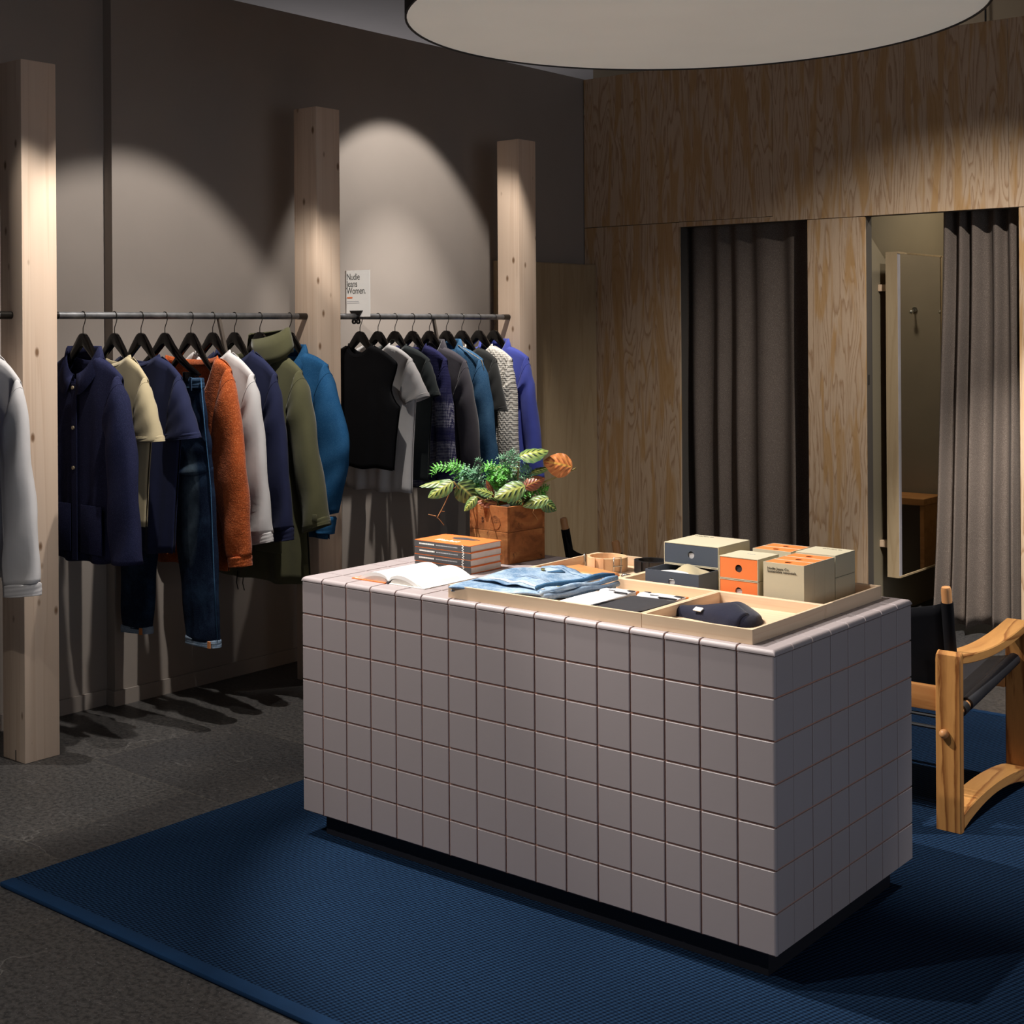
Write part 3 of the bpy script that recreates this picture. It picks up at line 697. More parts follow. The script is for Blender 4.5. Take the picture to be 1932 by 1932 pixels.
# ================================================================== HANGERS AND CLOTHES
RX, RZ = -2.96, 1.605
def hanger(Y, label, tilt=0.0, bare=False):
    A = 1.538
    root = thing('clothes_hanger', label, 'hanger', (RX, Y, A), 'black wooden hangers on the rails')
    up = [(0, 0), (.012, -.0015), (.022, -.007), (.034, -.019), (.06, -.049), (.1, -.088), (.15, -.124), (.20, -.150), (.215, -.160)]
    lo = [(0, -.046), (.012, -.056), (.022, -.064), (.034, -.073), (.06, -.094), (.1, -.122), (.15, -.150), (.20, -.170), (.215, -.168)]
    if not bare:
        up = [(x, z - pw(x, [(.07, 0), (.1, .010), (.15, .016), (.20, .024), (.215, .028)])) for x, z in up]; lo = [(x, z - pw(x, [(.07, 0), (.1, .008), (.15, .014), (.20, .022), (.215, .028)])) for x, z in lo]
    if not bare: up = [(x if x < .05 else .05 + (x - .05) * .84, z) for x, z in up]; lo = [(x if x < .05 else .05 + (x - .05) * .84, z) for x, z in lo]
    xs = [p[0] for p in up]; xs = [-x for x in xs[::-1]] + xs[1:]
    rings = []
    for x in xs:
        a, b = pw(abs(x), up), pw(abs(x), lo); h = .0085; yy = -.002 * (abs(x) / .215) ** 2; m = (a + b) / 2; q = min(.006, (a - b) * .35)
        rings.append([(x, yy - h * .6, a), (x, yy - h, a - q), (x, yy - h, b + q), (x, yy - h * .6, b), (x, yy + h * .6, b), (x, yy + h, b + q), (x, yy + h, a - q), (x, yy + h * .6, a)])
    rot = Matrix.Rotation(tilt, 4, 'Z')
    mb = MB().loft(rings, True, True, True); mb.xf(Matrix.Translation((RX, Y, A)) @ rot)
    mb.obj('shoulder_bar', M['lacquer'], root, smooth=45)
    zc = RZ - A; rr = .0158
    pts = [(0, -.002), (0, .018), (.003, .026), (.011, .040), (.0155, .052)] + [(rr * cos(t), zc + rr * sin(t)) for t in [pi * k / 8 for k in range(-1, 9)]]
    mb = MB().tube([(RX + x, Y, A + z) for x, z in pts], .0018, 7); mb.obj('hook', M['hook_metal'], root, smooth=True)
    return root

def torso(n, s, hem, hw, dipf, dipb=.02, T=.030, fold=.010, fseed=0, narm=None, hemcurve=0.0, front_open=False, nu=40, nv=26):
    """front/back shell in hanger-local coords (x across, y depth, z absolute). n=(xn,zn), s=(xs,zs)"""
    rnd = random.Random(fseed); ph = [rnd.uniform(0, 6.28) for _ in range(4)]
    def ztop(x, back):
        ax = abs(x)
        if ax < n[0]: return n[1] - (dipb if back else dipf) * (1 - (ax / n[0]) ** 2.4)
        t = (ax - n[0]) / max(1e-4, s[0] - n[0]); return lerp(n[1], s[1], t) + .010 * sin(pi * t)
    zarm = s[1] - .20
    def W(z):
        if narm and z > zarm:      # sleeveless: cut-in arm hole
            t = (z - zarm) / (s[1] - zarm); return lerp(hw[0], s[0], t) - narm * sin(pi * min(1, t)) ** .8 * (1 - .3 * t)
        return pw(z, [(hem, hw[1]), ((hem + zarm) / 2, (hw[0] + hw[1]) / 2 - .004), (zarm, hw[0]), (s[1], s[0])])
    mb = MB()
    us = [-1 + 2 * i / nu for i in range(nu + 1)]
    # concentrate extra columns where the neck meets the shoulder
    for back in (False, True):
        rows = []
        for j in range(nv + 1):
            v = (j / nv) ** 1.15; row = []
            for u in us:
                xt = u * s[0]; zt = ztop(xt, back)
                zb = hem + hemcurve * (abs(u) ** 3) + .004 * sin(7 * u + ph[0])
                z = lerp(zt, zb, v); x = lerp(xt, u * W(min(z, s[1])), min(1, v * 4))
                th = max(.0105, T * (min(1, .36 + v * 3.2)) * (max(0, 1 - abs(u) ** 3.4)) ** .5) * (1 if abs(u) < .99 else .5)
                if j == 0: th *= max(0, 1 - max(0, abs(xt) / n[0] - .92) * 6) * .8
                neckroom = .016 * max(0, 1 - v * 5) * max(0, 1 - abs(xt) / (n[0] * 1.5)) ** .5
                f = fold * v ** .8 * (sin(9 * u + ph[1]) * .6 + sin(17 * u + ph[2] + 2 * v) * .35 + .5 * sin(5 * v + 4 * u + ph[3]) * (1 - v))
                env = 1 - abs(u) ** 8
                y = (th + neckroom) * (1 if back else -1) + f * env * (.6 if back else 1)
                row.append((x, y, z))
            rows.append(row)
        mb.loft(rows, closed=False)
    return mb

def sleeve(rows, T=(.040, .034), y0=-.012, fold=.004, seed=0, side=1, M_=18, lean=0.0, close=False):
    """rows: list of ((x_in,z_in),(x_out,z_out)) from shoulder to cuff"""
    rnd = random.Random(seed); ph = rnd.uniform(0, 6); K = 26; mb = MB(); rings = []
    L = len(rows) - 1
    for k in range(K + 1):
        t = k / K * L; i = min(int(t), L - 1); q = t - i
        # catmull-rom through rows
        def cr(a, idx):
            p = [rows[max(0, min(L, i + d))][a][idx] for d in (-1, 0, 1, 2)]
            return .5 * ((2 * p[1]) + (-p[0] + p[2]) * q + (2 * p[0] - 5 * p[1] + 4 * p[2] - p[3]) * q * q + (-p[0] + 3 * p[1] - 3 * p[2] + p[3]) * q ** 3)
        a = Vector((cr(0, 0), cr(0, 1))); b = Vector((cr(1, 0), cr(1, 1))); m = (a + b) / 2; d = (b - a) / 2
        th = lerp(T[0], T[1], k / K) * min(1, .55 + 2.4 * k / K); ring = []
        for j in range(M_):
            an = 2 * pi * j / M_; ca, sa = cos(an), sin(an)
            ex = math.copysign(abs(ca) ** .8, ca); ey = math.copysign(abs(sa) ** .9, sa)
            w_ = fold * sin(3 * an + 5 * k / K * 2 + ph) * (k / K) ** .5 + fold * .7 * sin(22 * k / K + 2 * an + ph)
            ring.append(((m.x + d.x * ex * (1 + w_ * 3)) * side, y0 + lean * k / K + ey * (th + w_), m.y + d.y * ex))
        rings.append(ring)
    if side < 0:
        for r in rings:
            for i, p in enumerate(r):
                if p[0] < -.25: r[i] = (-.25 + (p[0] + .25) * .35, p[1], p[2])
    return mb.loft(rings, True, close, close)

def collar(n, dipf, h=.038, fall=.05, spread=.02, T=.032, tip=.03):
    """stand-and-fall shirt collar round the neck opening"""
    rings = []
    for k in range(33):
        s_ = -1 + 2 * k / 32; a = pi * s_ * .97
        bx = n[0] * 1.02 * sin(a) * (1.0 if abs(s_) < .6 else 1.0); by = T * cos(a) * 1.1
        fr = max(0, -cos(a)); bz = n[1] - .008 - dipf * fr ** 1.4
        ox, oy = sin(a), cos(a) * .6
        ht = h * (1 - .35 * fr)
        f = fall * (1 + .25 * fr)
        tx = math.copysign(tip, s_) * fr ** 3
        rings.append([(bx, by, bz), (bx * .95, by * .95, bz + ht), (bx * 1.03 + ox * .004, by + oy * .004, bz + ht + .003), (bx + ox * spread + tx, by + oy * .022 - .010 * fr, bz + ht - f)])
    return MB().loft(rings, closed=False)

def neckband(n, dipf, dipb, w=.012, T=.034):
    rings = []
    for k in range(41):
        a = 2 * pi * k / 40; x = n[0] * 1.0 * sin(a); y = .020 * cos(a)
        back = cos(a) > 0; z = n[1] + .001 - (dipb if back else dipf) * (1 - min(1, abs(x) / n[0]) ** 2.4)
        rings.append([(x * 1.04, y * 1.35, z - w * .5), (x, y * 1.15, z + w * .45), (x * .96, y * .85, z + w * .35), (x * .97, y * .8, z - w * .6)])
    return MB().loft(rings, closed=False)

def put(mb, name, mat, root, Y, smooth=True, tilt=0.0, merge=.0012, solid=0.0):
    mb.xf(Matrix.Translation((RX, Y, 0)) @ Matrix.Rotation(tilt, 4, 'Z'))
    o = mb.obj(name, mat, root, smooth=smooth, merge=merge)
    if solid: o.modifiers.new('cloth', 'SOLIDIFY').thickness = solid
    return o

def garment(Y, name, label, cat, mat, group, n, s, hem, hw, dipf, rows=None, rows2=None, cuff=None, T=.030, fold=.010, seed=0, dipb=.018,
            col=None, band=None, yS=-.012, sT=(.036, .030), buttons=None, narm=None, hemcurve=0.0, cmat=None, tilt=0.0, slean=0.0, extra=None):
    mat_ = M[mat]; root = thing(name, label, cat, (RX, Y, n[1]), group)
    if band and dipf < .06: dipb = dipf - .006
    put(torso(n, s, hem, hw, dipf, dipb, T, fold, seed, narm, hemcurve), 'body', mat_, root, Y, tilt=tilt, solid=.0022)
    if rows:
        for sd in (1, -1):
            rr = rows
            fd = .0062 if len(rr) > 3 else .003
            so = put(sleeve(rr, sT, yS, fd, seed + sd, sd, lean=slean), 'sleeve', mat_, root, Y, tilt=tilt, solid=.002)
            if cuff:
                (a, b), (c, d) = cuff
                put(sleeve([(a, b), (c, d)], (sT[1] + .002, sT[1]), yS + slean, .001, seed, sd), 'cuff', mat_ if not cmat else M[cmat], so, Y, tilt=tilt, solid=.002)
            sm = sleeve(rr, tuple(q + .0012 for q in sT), yS, fd, seed + sd, sd).v[18 * 3:18 * 4]
            put(MB().tube(sm + sm[:1], .0012, 5), 'armhole_seam', mat_, so, Y, tilt=tilt, merge=0)
    if col: put(collar(n, dipf, **col), 'collar', mat_, root, Y, tilt=tilt, merge=0, solid=.002)
    if band: put(neckband(n, dipf, dipb, band), 'neckband', mat_, root, Y, tilt=tilt, merge=0)
    if buttons:
        bmat, zs = buttons
        for z in zs:
            put(MB().tube([(.004, -T - .012, z), (.004, -T - .017, z)], .0068, 12), 'button', M[bmat], root, Y, tilt=tilt, smooth=40)
    if extra: extra(root)
    return root

G1, G2 = 'clothes on the first rail', 'clothes on the second rail'
HL = ['the dark navy vest at the left edge of the picture', 'the white long-sleeved shirt left of the nearest post', 'the navy wool overshirt', 'the beige t-shirt', 'the navy t-shirt', 'the dark jeans by a clip', 'the rust cardigan', 'the white long-sleeved shirt on the first rail',
      'the plain navy long-sleeved top', 'the olive parka', 'the blue chambray shirt', 'the black sleeveless knit', 'the white t-shirt', 'the dark charcoal t-shirt', 'the blue patchwork cardigan',
      'the charcoal jacket', 'the blue denim jacket', 'the faded black t-shirt', 'the cream cable knit', 'the cobalt shirt']
HY0 = -.372
HY = [-.249, .173, .315, .439, .555, .685, .798, .914, 1.054, 1.225, 1.661, 1.780, 1.895, 2.018, 2.140, 2.265, 2.382, 2.514, 2.637]
for y, l in zip([HY0] + HY, HL): hanger(y, 'black lacquered hanger carrying ' + l, bare='jeans' in l)

def long_sleeve(s, xo1, z1, xi1, co, ci):
    return [((s[0] - .040, s[1] - .150), (s[0] - .004, s[1] + .004)), ((s[0] - .062, s[1] - .19), (lerp(s[0], xo1, .50), s[1] - .085)), ((xi1, z1), (xo1, z1 + .01)), ((lerp(xi1, ci[0], .6), lerp(z1, ci[1], .55)), (lerp(xo1, co[0], .6), lerp(z1, co[1], .55))), (ci, co)]
def short_sleeve(s, co, ci):
    return [((s[0] - .040, s[1] - .130), (s[0] - .004, s[1] + .004)), ((s[0] - .055, s[1] - .17), (lerp(s[0], co[0], .45), lerp(s[1], co[1], .42))), (ci, co)]

# ---- g0: white long sleeve, left edge of the picture
s = (.245, 1.378)
garment(HY[0], 'long_sleeve_shirt', 'white long-sleeved shirt with ribbed cuff, left of the nearest spruce post', 'shirt', 'grey_white', 'clothes on the rail left of the nearest post', (.10, 1.465), s, .70, (.235, .235), .06,
        long_sleeve(s, .315, 1.05, .17, (.368, .70), (.16, .668)), None, (((.158, .672), (.370, .702)), ((.160, .628), (.371, .658))), seed=1, band=.014)
garment(HY0, 'knitted_vest', 'dark navy vest, only its lower edge showing at the left of the picture', 'knitwear', 'navy_jersey', 'clothes on the rail left of the nearest post', (.075, 1.474), (.200, 1.398), .715, (.215, .245), .048, narm=.055, T=.026, seed=30, band=.018, fold=.006)
# ---- g1 navy overshirt
def pockets1(root):
    for sx in (-.15, .045):
        put(MB().box((sx, -.0485, .72), (sx + .13, -.044, .90), .002), 'patch_pocket', M['navy_wool'], root, HY[1], smooth=30)
    put(MB().box((-.012, -.0475, .69), (.022, -.0435, 1.35), .0015), 'placket', M['navy_wool'], root, HY[1], smooth=30)
s = (.245, 1.378)
garment(HY[1], 'wool_overshirt', 'navy wool overshirt with turn-down collar and pale buttons, first on its rail', 'shirt', 'navy_wool', G1, (.095, 1.455), s, .685, (.235, .225), .09,
        long_sleeve(s, .330, 1.09, .195, (.367, .705), (.212, .695)), T=.036, seed=2, col=dict(h=.040, fall=.062, spread=.030, tip=.02), buttons=('button', [1.335, 1.185, 1.035]), hemcurve=.015, sT=(.046, .040), yS=-.022, extra=pockets1)
# ---- g2 beige tee
s = (.205, 1.366)
garment(HY[2], 't_shirt', 'beige short-sleeved t-shirt between two navy garments', 't-shirt', 'beige_jersey', G1, (.098, 1.449), s, .805, (.225, .190), .035,
        short_sleeve(s, (.304, 1.137), (.150, 1.128)), (), (((.149, 1.150), (.297, 1.158)), ((.149, 1.126), (.3055, 1.135))), T=.026, seed=3, band=.013, dipb=.012, sT=(.036, .038))
# ---- g3 navy tee
s = (.250, 1.372)
garment(HY[3], 't_shirt', 'navy short-sleeved t-shirt in front of the dark jeans', 't-shirt', 'navy_jersey', G1, (.115, 1.449), s, .690, (.245, .195), .036,
        short_sleeve(s, (.365, 1.144), (.170, 1.128)), (), (((.169, 1.150), (.357, 1.166)), ((.169, 1.126), (.3665, 1.142))), T=.026, seed=4, band=.013, dipb=.012, sT=(.036, .038), fold=.014)
# ---- g4 jeans clipped under a hanger
def mk_worn():
    t = NT('worn_front_denim'); v = t.coord(); x = t.sep(v)
    n1 = t.noise(v, 9, 5, .65); tw = t.noise(t.coord((160, 420, 420), rot=(0, .7, .7)), 1.0, 2)
    px = t.math('SUBTRACT', t.math('ABSOLUTE', x[0]), .19); pz = t.math('ADD', x[2], .50)
    d = t.math('ADD', t.math('POWER', t.math('MULTIPLY', px, 17.0), 2.0), t.math('POWER', t.math('MULTIPLY', pz, 4.2), 2.0))
    fade = t.math('MULTIPLY', t.ramp(d, [(0.0, .9), (1.0, 0.0)]), t.ramp(n1, [(.3, .25), (.65, 1.0)]))
    c = t.mix(t.ramp(n1, [(.45, 0.0), (.8, .5)]), (.004, .009, .026), (.045, .10, .19)); c = t.mix(fade, c, (.17, .23, .27))
    c = t.mix(t.ramp(tw, [(.45, 0.0), (.7, .12)]), c, (.07, .135, .23)); t.bump(tw, .25, .001)
    return t.done(c, .85, spec=.12)
M['worn_denim'] = mk_worn()
def jeans(Y):
    root = thing('jeans', 'dark worn blue jeans with turned-up hems hanging below the navy t-shirt', 'jeans', (RX, Y, 1.36), G1)
    put(sleeve([((-.236, 1.325), (.236, 1.325)), ((-.262, 1.20), (.258, 1.20)), ((-.285, 1.08), (.278, 1.08)), ((-.292, .985), (.290, .985))], (.030, .036), 0, .005, 3, 1, 40), 'hip', M['worn_denim'], root, Y, solid=.002)
    put(sleeve([((-.234, 1.362), (.236, 1.362)), ((-.238, 1.322), (.240, 1.322))], (.030, .033), 0, .001, 3, 1, 40), 'waistband', M['raw_denim'], root, Y, solid=.003)
    for sd, rows in ((1, [((-.03, 1.02), (.288, 1.02)), ((.05, .80), (.300, .80)), ((.105, .55), (.312, .55)), ((.128, .345), (.320, .350))]),
                     (-1, [((-.03, 1.02), (.288, 1.02)), ((.035, .80), (.302, .80)), ((.075, .55), (.320, .55)), ((.098, .345), (.334, .335))])):
        put(sleeve(rows, (.040, .030), 0, .004, 6 + sd, sd, 22), 'leg', M['worn_denim'], root, Y, solid=.002)
        (a, b) = rows[-1]
        put(sleeve([((a[0] - .004, a[1] + .012), (b[0] + .004, b[1] + .010)), ((a[0] - .004, a[1] - .018), (b[0] + .004, b[1] - .020))], (.033, .033), 0, .001, 2, sd, 20), 'turn_up', M['light_denim_in'], root, Y, solid=.002)
        put(MB().box((b[0] - .028, -.036, b[1] - .020), (b[0] - .014, -.030, b[1] + .006)) if sd > 0 else MB().box((-a[0] - .035, -.036, a[1] - .020), (-a[0] - .020, -.030, a[1] + .006)), 'selvedge', M['orange_cloth'], root, Y, smooth=False)
    for x in (-.20, -.1, .10, .20): put(MB().box((x - .006, -.036, 1.312), (x + .006, -.031, 1.366), .001), 'belt_loop', M['raw_denim'], root, Y, smooth=False)
    put(MB().tube([(.235 * 1.0, -.012, 1.36), (.262, -.014, 1.15), (.292, -.014, .95), (.306, -.012, .6), (.322, -.01, .36)], .0022, 6), 'outseam', M['mid_denim'], root, Y)
    for x in (-.15, .162): put(MB().box((x - .010, -.036, 1.345), (x + .010, .034, 1.385), .003), 'hanger_clip', M['lacquer'], root, Y, smooth=30)
jeans(HY[4])
# ---- g5 rust cardigan
s = (.250, 1.392)
garment(HY[5], 'cardigan', 'rust orange boucle cardigan with a deep V neck', 'cardigan', 'rust', G1, (.165, 1.436), s, .600, (.240, .225), .20,
        [((s[0] - .045, s[1] - .15), (s[0] - .004, s[1] + .004)), ((.180, 1.20), (.290, 1.27)), ((.160, .985), (.340, 1.02)), ((.205, .80), (.352, .82)), ((.258, .66), (.362, .67))], None,
        (((.257, .665), (.361, .675)), ((.262, .620), (.363, .632))), T=.034, seed=5, sT=(.046, .040), yS=-.016, band=.02)
# ---- g6 white long sleeve
s = (.255, 1.368)
garment(HY[6], 'long_sleeve_shirt', 'white long-sleeved shirt beside the rust cardigan', 'shirt', 'white_jersey', G1, (.108, 1.460), s, .70, (.235, .225), .05,
        long_sleeve(s, .316, 1.10, .19, (.362, .745), (.232, .728)), None, (((.236, .735), (.360, .752)), ((.238, .684), (.366, .712))), T=.026, seed=6, band=.014)
# ---- g7 navy long sleeve
s = (.262, 1.366)
garment(HY[7], 'long_sleeve_shirt', 'plain navy long-sleeved top between white shirt and olive parka', 'shirt', 'navy_jersey2', G1, (.118, 1.458), s, .70, (.240, .225), .05,
        long_sleeve(s, .312, 1.12, .19, (.358, .750), (.240, .728)), None, (((.241, .735), (.358, .756)), ((.241, .688), (.359, .704))), T=.026, seed=7, band=.014)
# ---- g8 parka
def parka_x(root):
    Y = HY[8]
    rings = []
    for k in range(25):
        a = -1.75 + (2 * pi - .95) * k / 24; x = .118 * sin(a) + .05; y = .055 * cos(a) + .004; fr = max(0, -cos(a)); b = 1.452 - .055 * fr
        top = 1.545 - .035 * fr + .012 * sin(a)
        rings.append([(x * 1.12, y * 1.12, b), (x * 1.13, y * 1.15, b + .03), (x * 1.08, y * 1.1, lerp(b, top, .6)), (x * 1.0, y, top), (x * .90, y * .85, top - .004)])
    put(MB().loft(rings, closed=False), 'funnel_collar', M['olive'], root, Y, merge=0, solid=.004)
    for p in ((-.02, -.064, 1.475), (.005, -.066, 1.415)): put(MB().tube([p, (p[0], p[1] - .005, p[2])], .0062, 12), 'snap_button', M['brass'], root, Y, smooth=40)
    put(MB().box((.33, -.062, .772), (.402, -.056, .800), .002), 'cuff_tab', M['olive'], root, Y, smooth=30)
    for x in (-.10, -.06): put(MB().tube([(x, -.045, .52), (x - .006, -.047, .47), (x + .004, -.046, .44)], .0022, 6), 'drawstring', M['lacquer'], root, Y)
    put(MB().box((-.13, -.062, 1.0), (.02, -.05, 1.17), .006), 'chest_pocket', M['olive'], root, Y, smooth=30)
    put(MB().box((.03, -.066, .62), (.19, -.052, .82), .006), 'hip_pocket', M['olive'], root, Y, smooth=30)
s = (.262, 1.375)
garment(HY[8], 'parka', 'long olive green parka with brass-snapped standing collar', 'coat', 'olive', G1, (.125, 1.450), s, .495, (.265, .300), .09,
        long_sleeve(s, .336, 1.128, .215, (.414, .755), (.292, .715)), None, (((.290, .745), (.410, .790)), ((.288, .712), (.417, .757))), T=.042, seed=8, sT=(.052, .046), yS=-.014, extra=parka_x, fold=.014)
# ---- g9 chambray shirt
s = (.238, 1.398)
garment(HY[9], 'chambray_shirt', 'mid-blue chambray shirt with full sleeve, last on its rail before the post', 'shirt', 'chambray', G1, (.088, 1.448), s, .66, (.245, .235), .085,
        [((s[0] - .045, s[1] - .15), (s[0] - .004, s[1] + .004)), ((.172, 1.20), (.288, 1.29)), ((.175, 1.05), (.364, 1.08)), ((.180, .90), (.352, .96)), ((.180, .75), (.292, .775))], None,
        (((.178, .750), (.286, .760)), ((.170, .686), (.270, .684))), T=.034, seed=9, col=dict(h=.040, fall=.058, spread=.026, tip=.025), sT=(.046, .032), buttons=('button_w', [1.30, 1.18, 1.06]))

# ---- second rail
s = (.230, 1.398)
garment(HY[10], 'sleeveless_knit', 'black sleeveless knit top, first on the second rail under the sign', 'knitwear', 'black_knit', G2, (.075, 1.474), s, .915, (.245, .205), .048, narm=.055, T=.030, seed=10, band=.018, fold=.006)
s = (.215, 1.410)
garment(HY[11], 't_shirt', 'white short-sleeved t-shirt behind the black sleeveless knit', 't-shirt', 'white_jersey', G2, (.074, 1.476), s, .800, (.232, .205), .042,
        short_sleeve(s, (.321, 1.246), (.192, 1.205)), (), (((.192, 1.222), (.314, 1.263)), ((.192, 1.203), (.322, 1.244))), T=.026, seed=11, band=.014, sT=(.036, .036))
s = (.220, 1.406)
garment(HY[12], 't_shirt', 'dark charcoal-green short-sleeved t-shirt behind the white one', 't-shirt', 'charcoal_green', G2, (.074, 1.470), s, .845, (.230, .205), .042,
        short_sleeve(s, (.282, 1.245), (.175, 1.225)), (), (((.175, 1.242), (.277, 1.262)), ((.175, 1.222), (.284, 1.243))), T=.026, seed=12, band=.014, sT=(.036, .036))
s = (.218, 1.405)
garment(HY[13], 'cardigan', 'blue and white patchwork-stitched cardigan on the second rail', 'cardigan', 'patchwork', G2, (.086, 1.470), s, .80, (.225, .215), .10,
        long_sleeve(s, .246, 1.20, .160, (.283, .80), (.175, .80)), T=.028, seed=13, band=.016, sT=(.042, .036))
s = (.235, 1.393)
garment(HY[14], 'jacket', 'charcoal grey jacket with collar between patchwork cardigan and denim jacket', 'jacket', 'charcoal', G2, (.082, 1.462), s, .78, (.235, .225), .095,
        long_sleeve(s, .286, 1.18, .185, (.330, .80), (.225, .80)), T=.032, seed=14, col=dict(h=.040, fall=.055, spread=.028, tip=.03), sT=(.044, .038))
def denim_x(root):
    put(MB().tube([(.085, -.012, 1.466), (.16, -.016, 1.432), (.236, -.016, 1.394), (.250, -.016, 1.345)], .0016, 6), 'yoke_stitch', M['stitch'], root, HY[15])
s = (.232, 1.400)
garment(HY[15], 'denim_jacket', 'blue denim jacket with pale topstitching on the second rail', 'jacket', 'mid_denim', G2, (.080, 1.462), s, .80, (.235, .215), .095,
        long_sleeve(s, .290, 1.16, .185, (.336, .82), (.225, .82)), T=.032, seed=15, col=dict(h=.040, fall=.055, spread=.028, tip=.03), sT=(.046, .040), extra=denim_x)
s = (.222, 1.397)
garment(HY[16], 't_shirt', 'faded black short-sleeved t-shirt in front of the cream cable knit', 't-shirt', 'black_jersey', G2, (.112, 1.450), s, .85, (.225, .205), .040,
        short_sleeve(s, (.286, 1.149), (.205, 1.140)), (), (((.204, 1.162), (.282, 1.170)), ((.204, 1.139), (.2875, 1.147))), T=.026, seed=16, band=.014, sT=(.036, .034))
s = (.214, 1.398)
garment(HY[17], 'cable_knit_jumper', 'cream cable-knit jumper between black t-shirt and cobalt shirt', 'knitwear', 'cable', G2, (.088, 1.462), s, .79, (.220, .215), .05,
        long_sleeve(s, .240, 1.22, .135, (.262, .80), (.150, .80)), T=.036, seed=17, band=.018, sT=(.044, .040))
s = (.222, 1.402)
garment(HY[18], 'cobalt_shirt', 'bright cobalt blue shirt, last on the second rail', 'shirt', 'cobalt', G2, (.085, 1.458), s, .80, (.232, .225), .085,
        long_sleeve(s, .266, 1.22, .180, (.316, .80), (.225, .80)), T=.030, seed=18, col=dict(h=.042, fall=.055, spread=.026, tip=.025), sT=(.040, .032))

# ---- sign clipped to the second rail
sg = thing('rail_sign', 'white card sign reading Nudie Jeans Women. clipped on the second rail', 'sign', (-2.953, 1.640, 1.606))
MB().box((-3.032, 1.638, 1.604), (-2.874, 1.641, 1.816)).obj('card', M['paper'], sg)
for k, wd_ in enumerate(('Nudie', 'Jeans', 'Women.')): text('lettering', wd_, (-3.021, 1.6372, 1.7725 - .0318 * k), .0425, M['black_ink'], sg, sx=.84, spacing=.95)
MB().box((-3.018, 1.6366, 1.6875), (-2.984, 1.6379, 1.694)).obj('orange_dash', M['orange_ink'], sg)
for k, wd in enumerate((.074, .078)): MB().box((-3.018, 1.6373, 1.673 - .008 * k), (-3.018 + wd, 1.6379, 1.6755 - .008 * k)).obj('small_print', M['grey_ink'], sg)
MB().prism([(-2.996, 1.630, 1.632), (-2.916, 1.630, 1.632), (-2.934, 1.626, 1.606), (-2.934, 1.626, 1.594), (-2.974, 1.626, 1.594), (-2.974, 1.626, 1.606)], (0, 0, 0), (0, .007, 0)).obj('clip', M['lacquer'], sg)
for x in (-2.966, -2.940): MB().lathe((x, 1.629, 1.582), [(.012, -.004), (.012, .004), (.006, .004), (.006, -.004), (.012, -.004)], 14).xf(Matrix.Translation((x, 1.629, 1.582)) @ Matrix.Rotation(pi / 2, 4, 'X') @ Matrix.Translation((-x, -1.629, -1.582))).obj('clip_lug', M['lacquer'], sg, smooth=40)

# ================================================================== GOODS ON THE COUNTER
CT = TZ
# ---- trays
def tray(name, label, x0, x1, y0, y1, h=.036, t=.008):
    r = thing(name, label, 'tray', ((x0 + x1) / 2, (y0 + y1) / 2, CT), 'pine display trays on the counter')
    MB().box((x0 + t, y0 + t, CT), (x1 - t, y1 - t, CT + .006)).obj('bottom_panel', M['tray'], r)
    for a, b, m in (((x0, y0), (x1, y0 + t), 'tray'), ((x0, y1 - t), (x1, y1), 'tray'), ((x0, y0 + t), (x0 + t, y1 - t), 'tray_y'), ((x1 - t, y0 + t), (x1, y1 - t), 'tray_y')):
        MB().box((a[0], a[1], CT), (b[0], b[1], CT + h), .0008).obj('side_panel', M[m], r)
    return r
tray('display_tray', 'wide pine tray holding folded light jeans and two pairs of socks', -1.016, -.3775, .020, .400)
tray('display_tray', 'small pine tray holding the navy beanie at the front corner', -.3765, -.068, .020, .400)
tray('display_tray', 'pine tray holding the belts and tan leather cases, back left', -1.016, -.697, .4015, .748)
tray('display_tray', 'pine tray holding the orange and slate cardboard boxes', -.696, -.068, .4015, .748)
TB = CT + .0062                               # tray floor

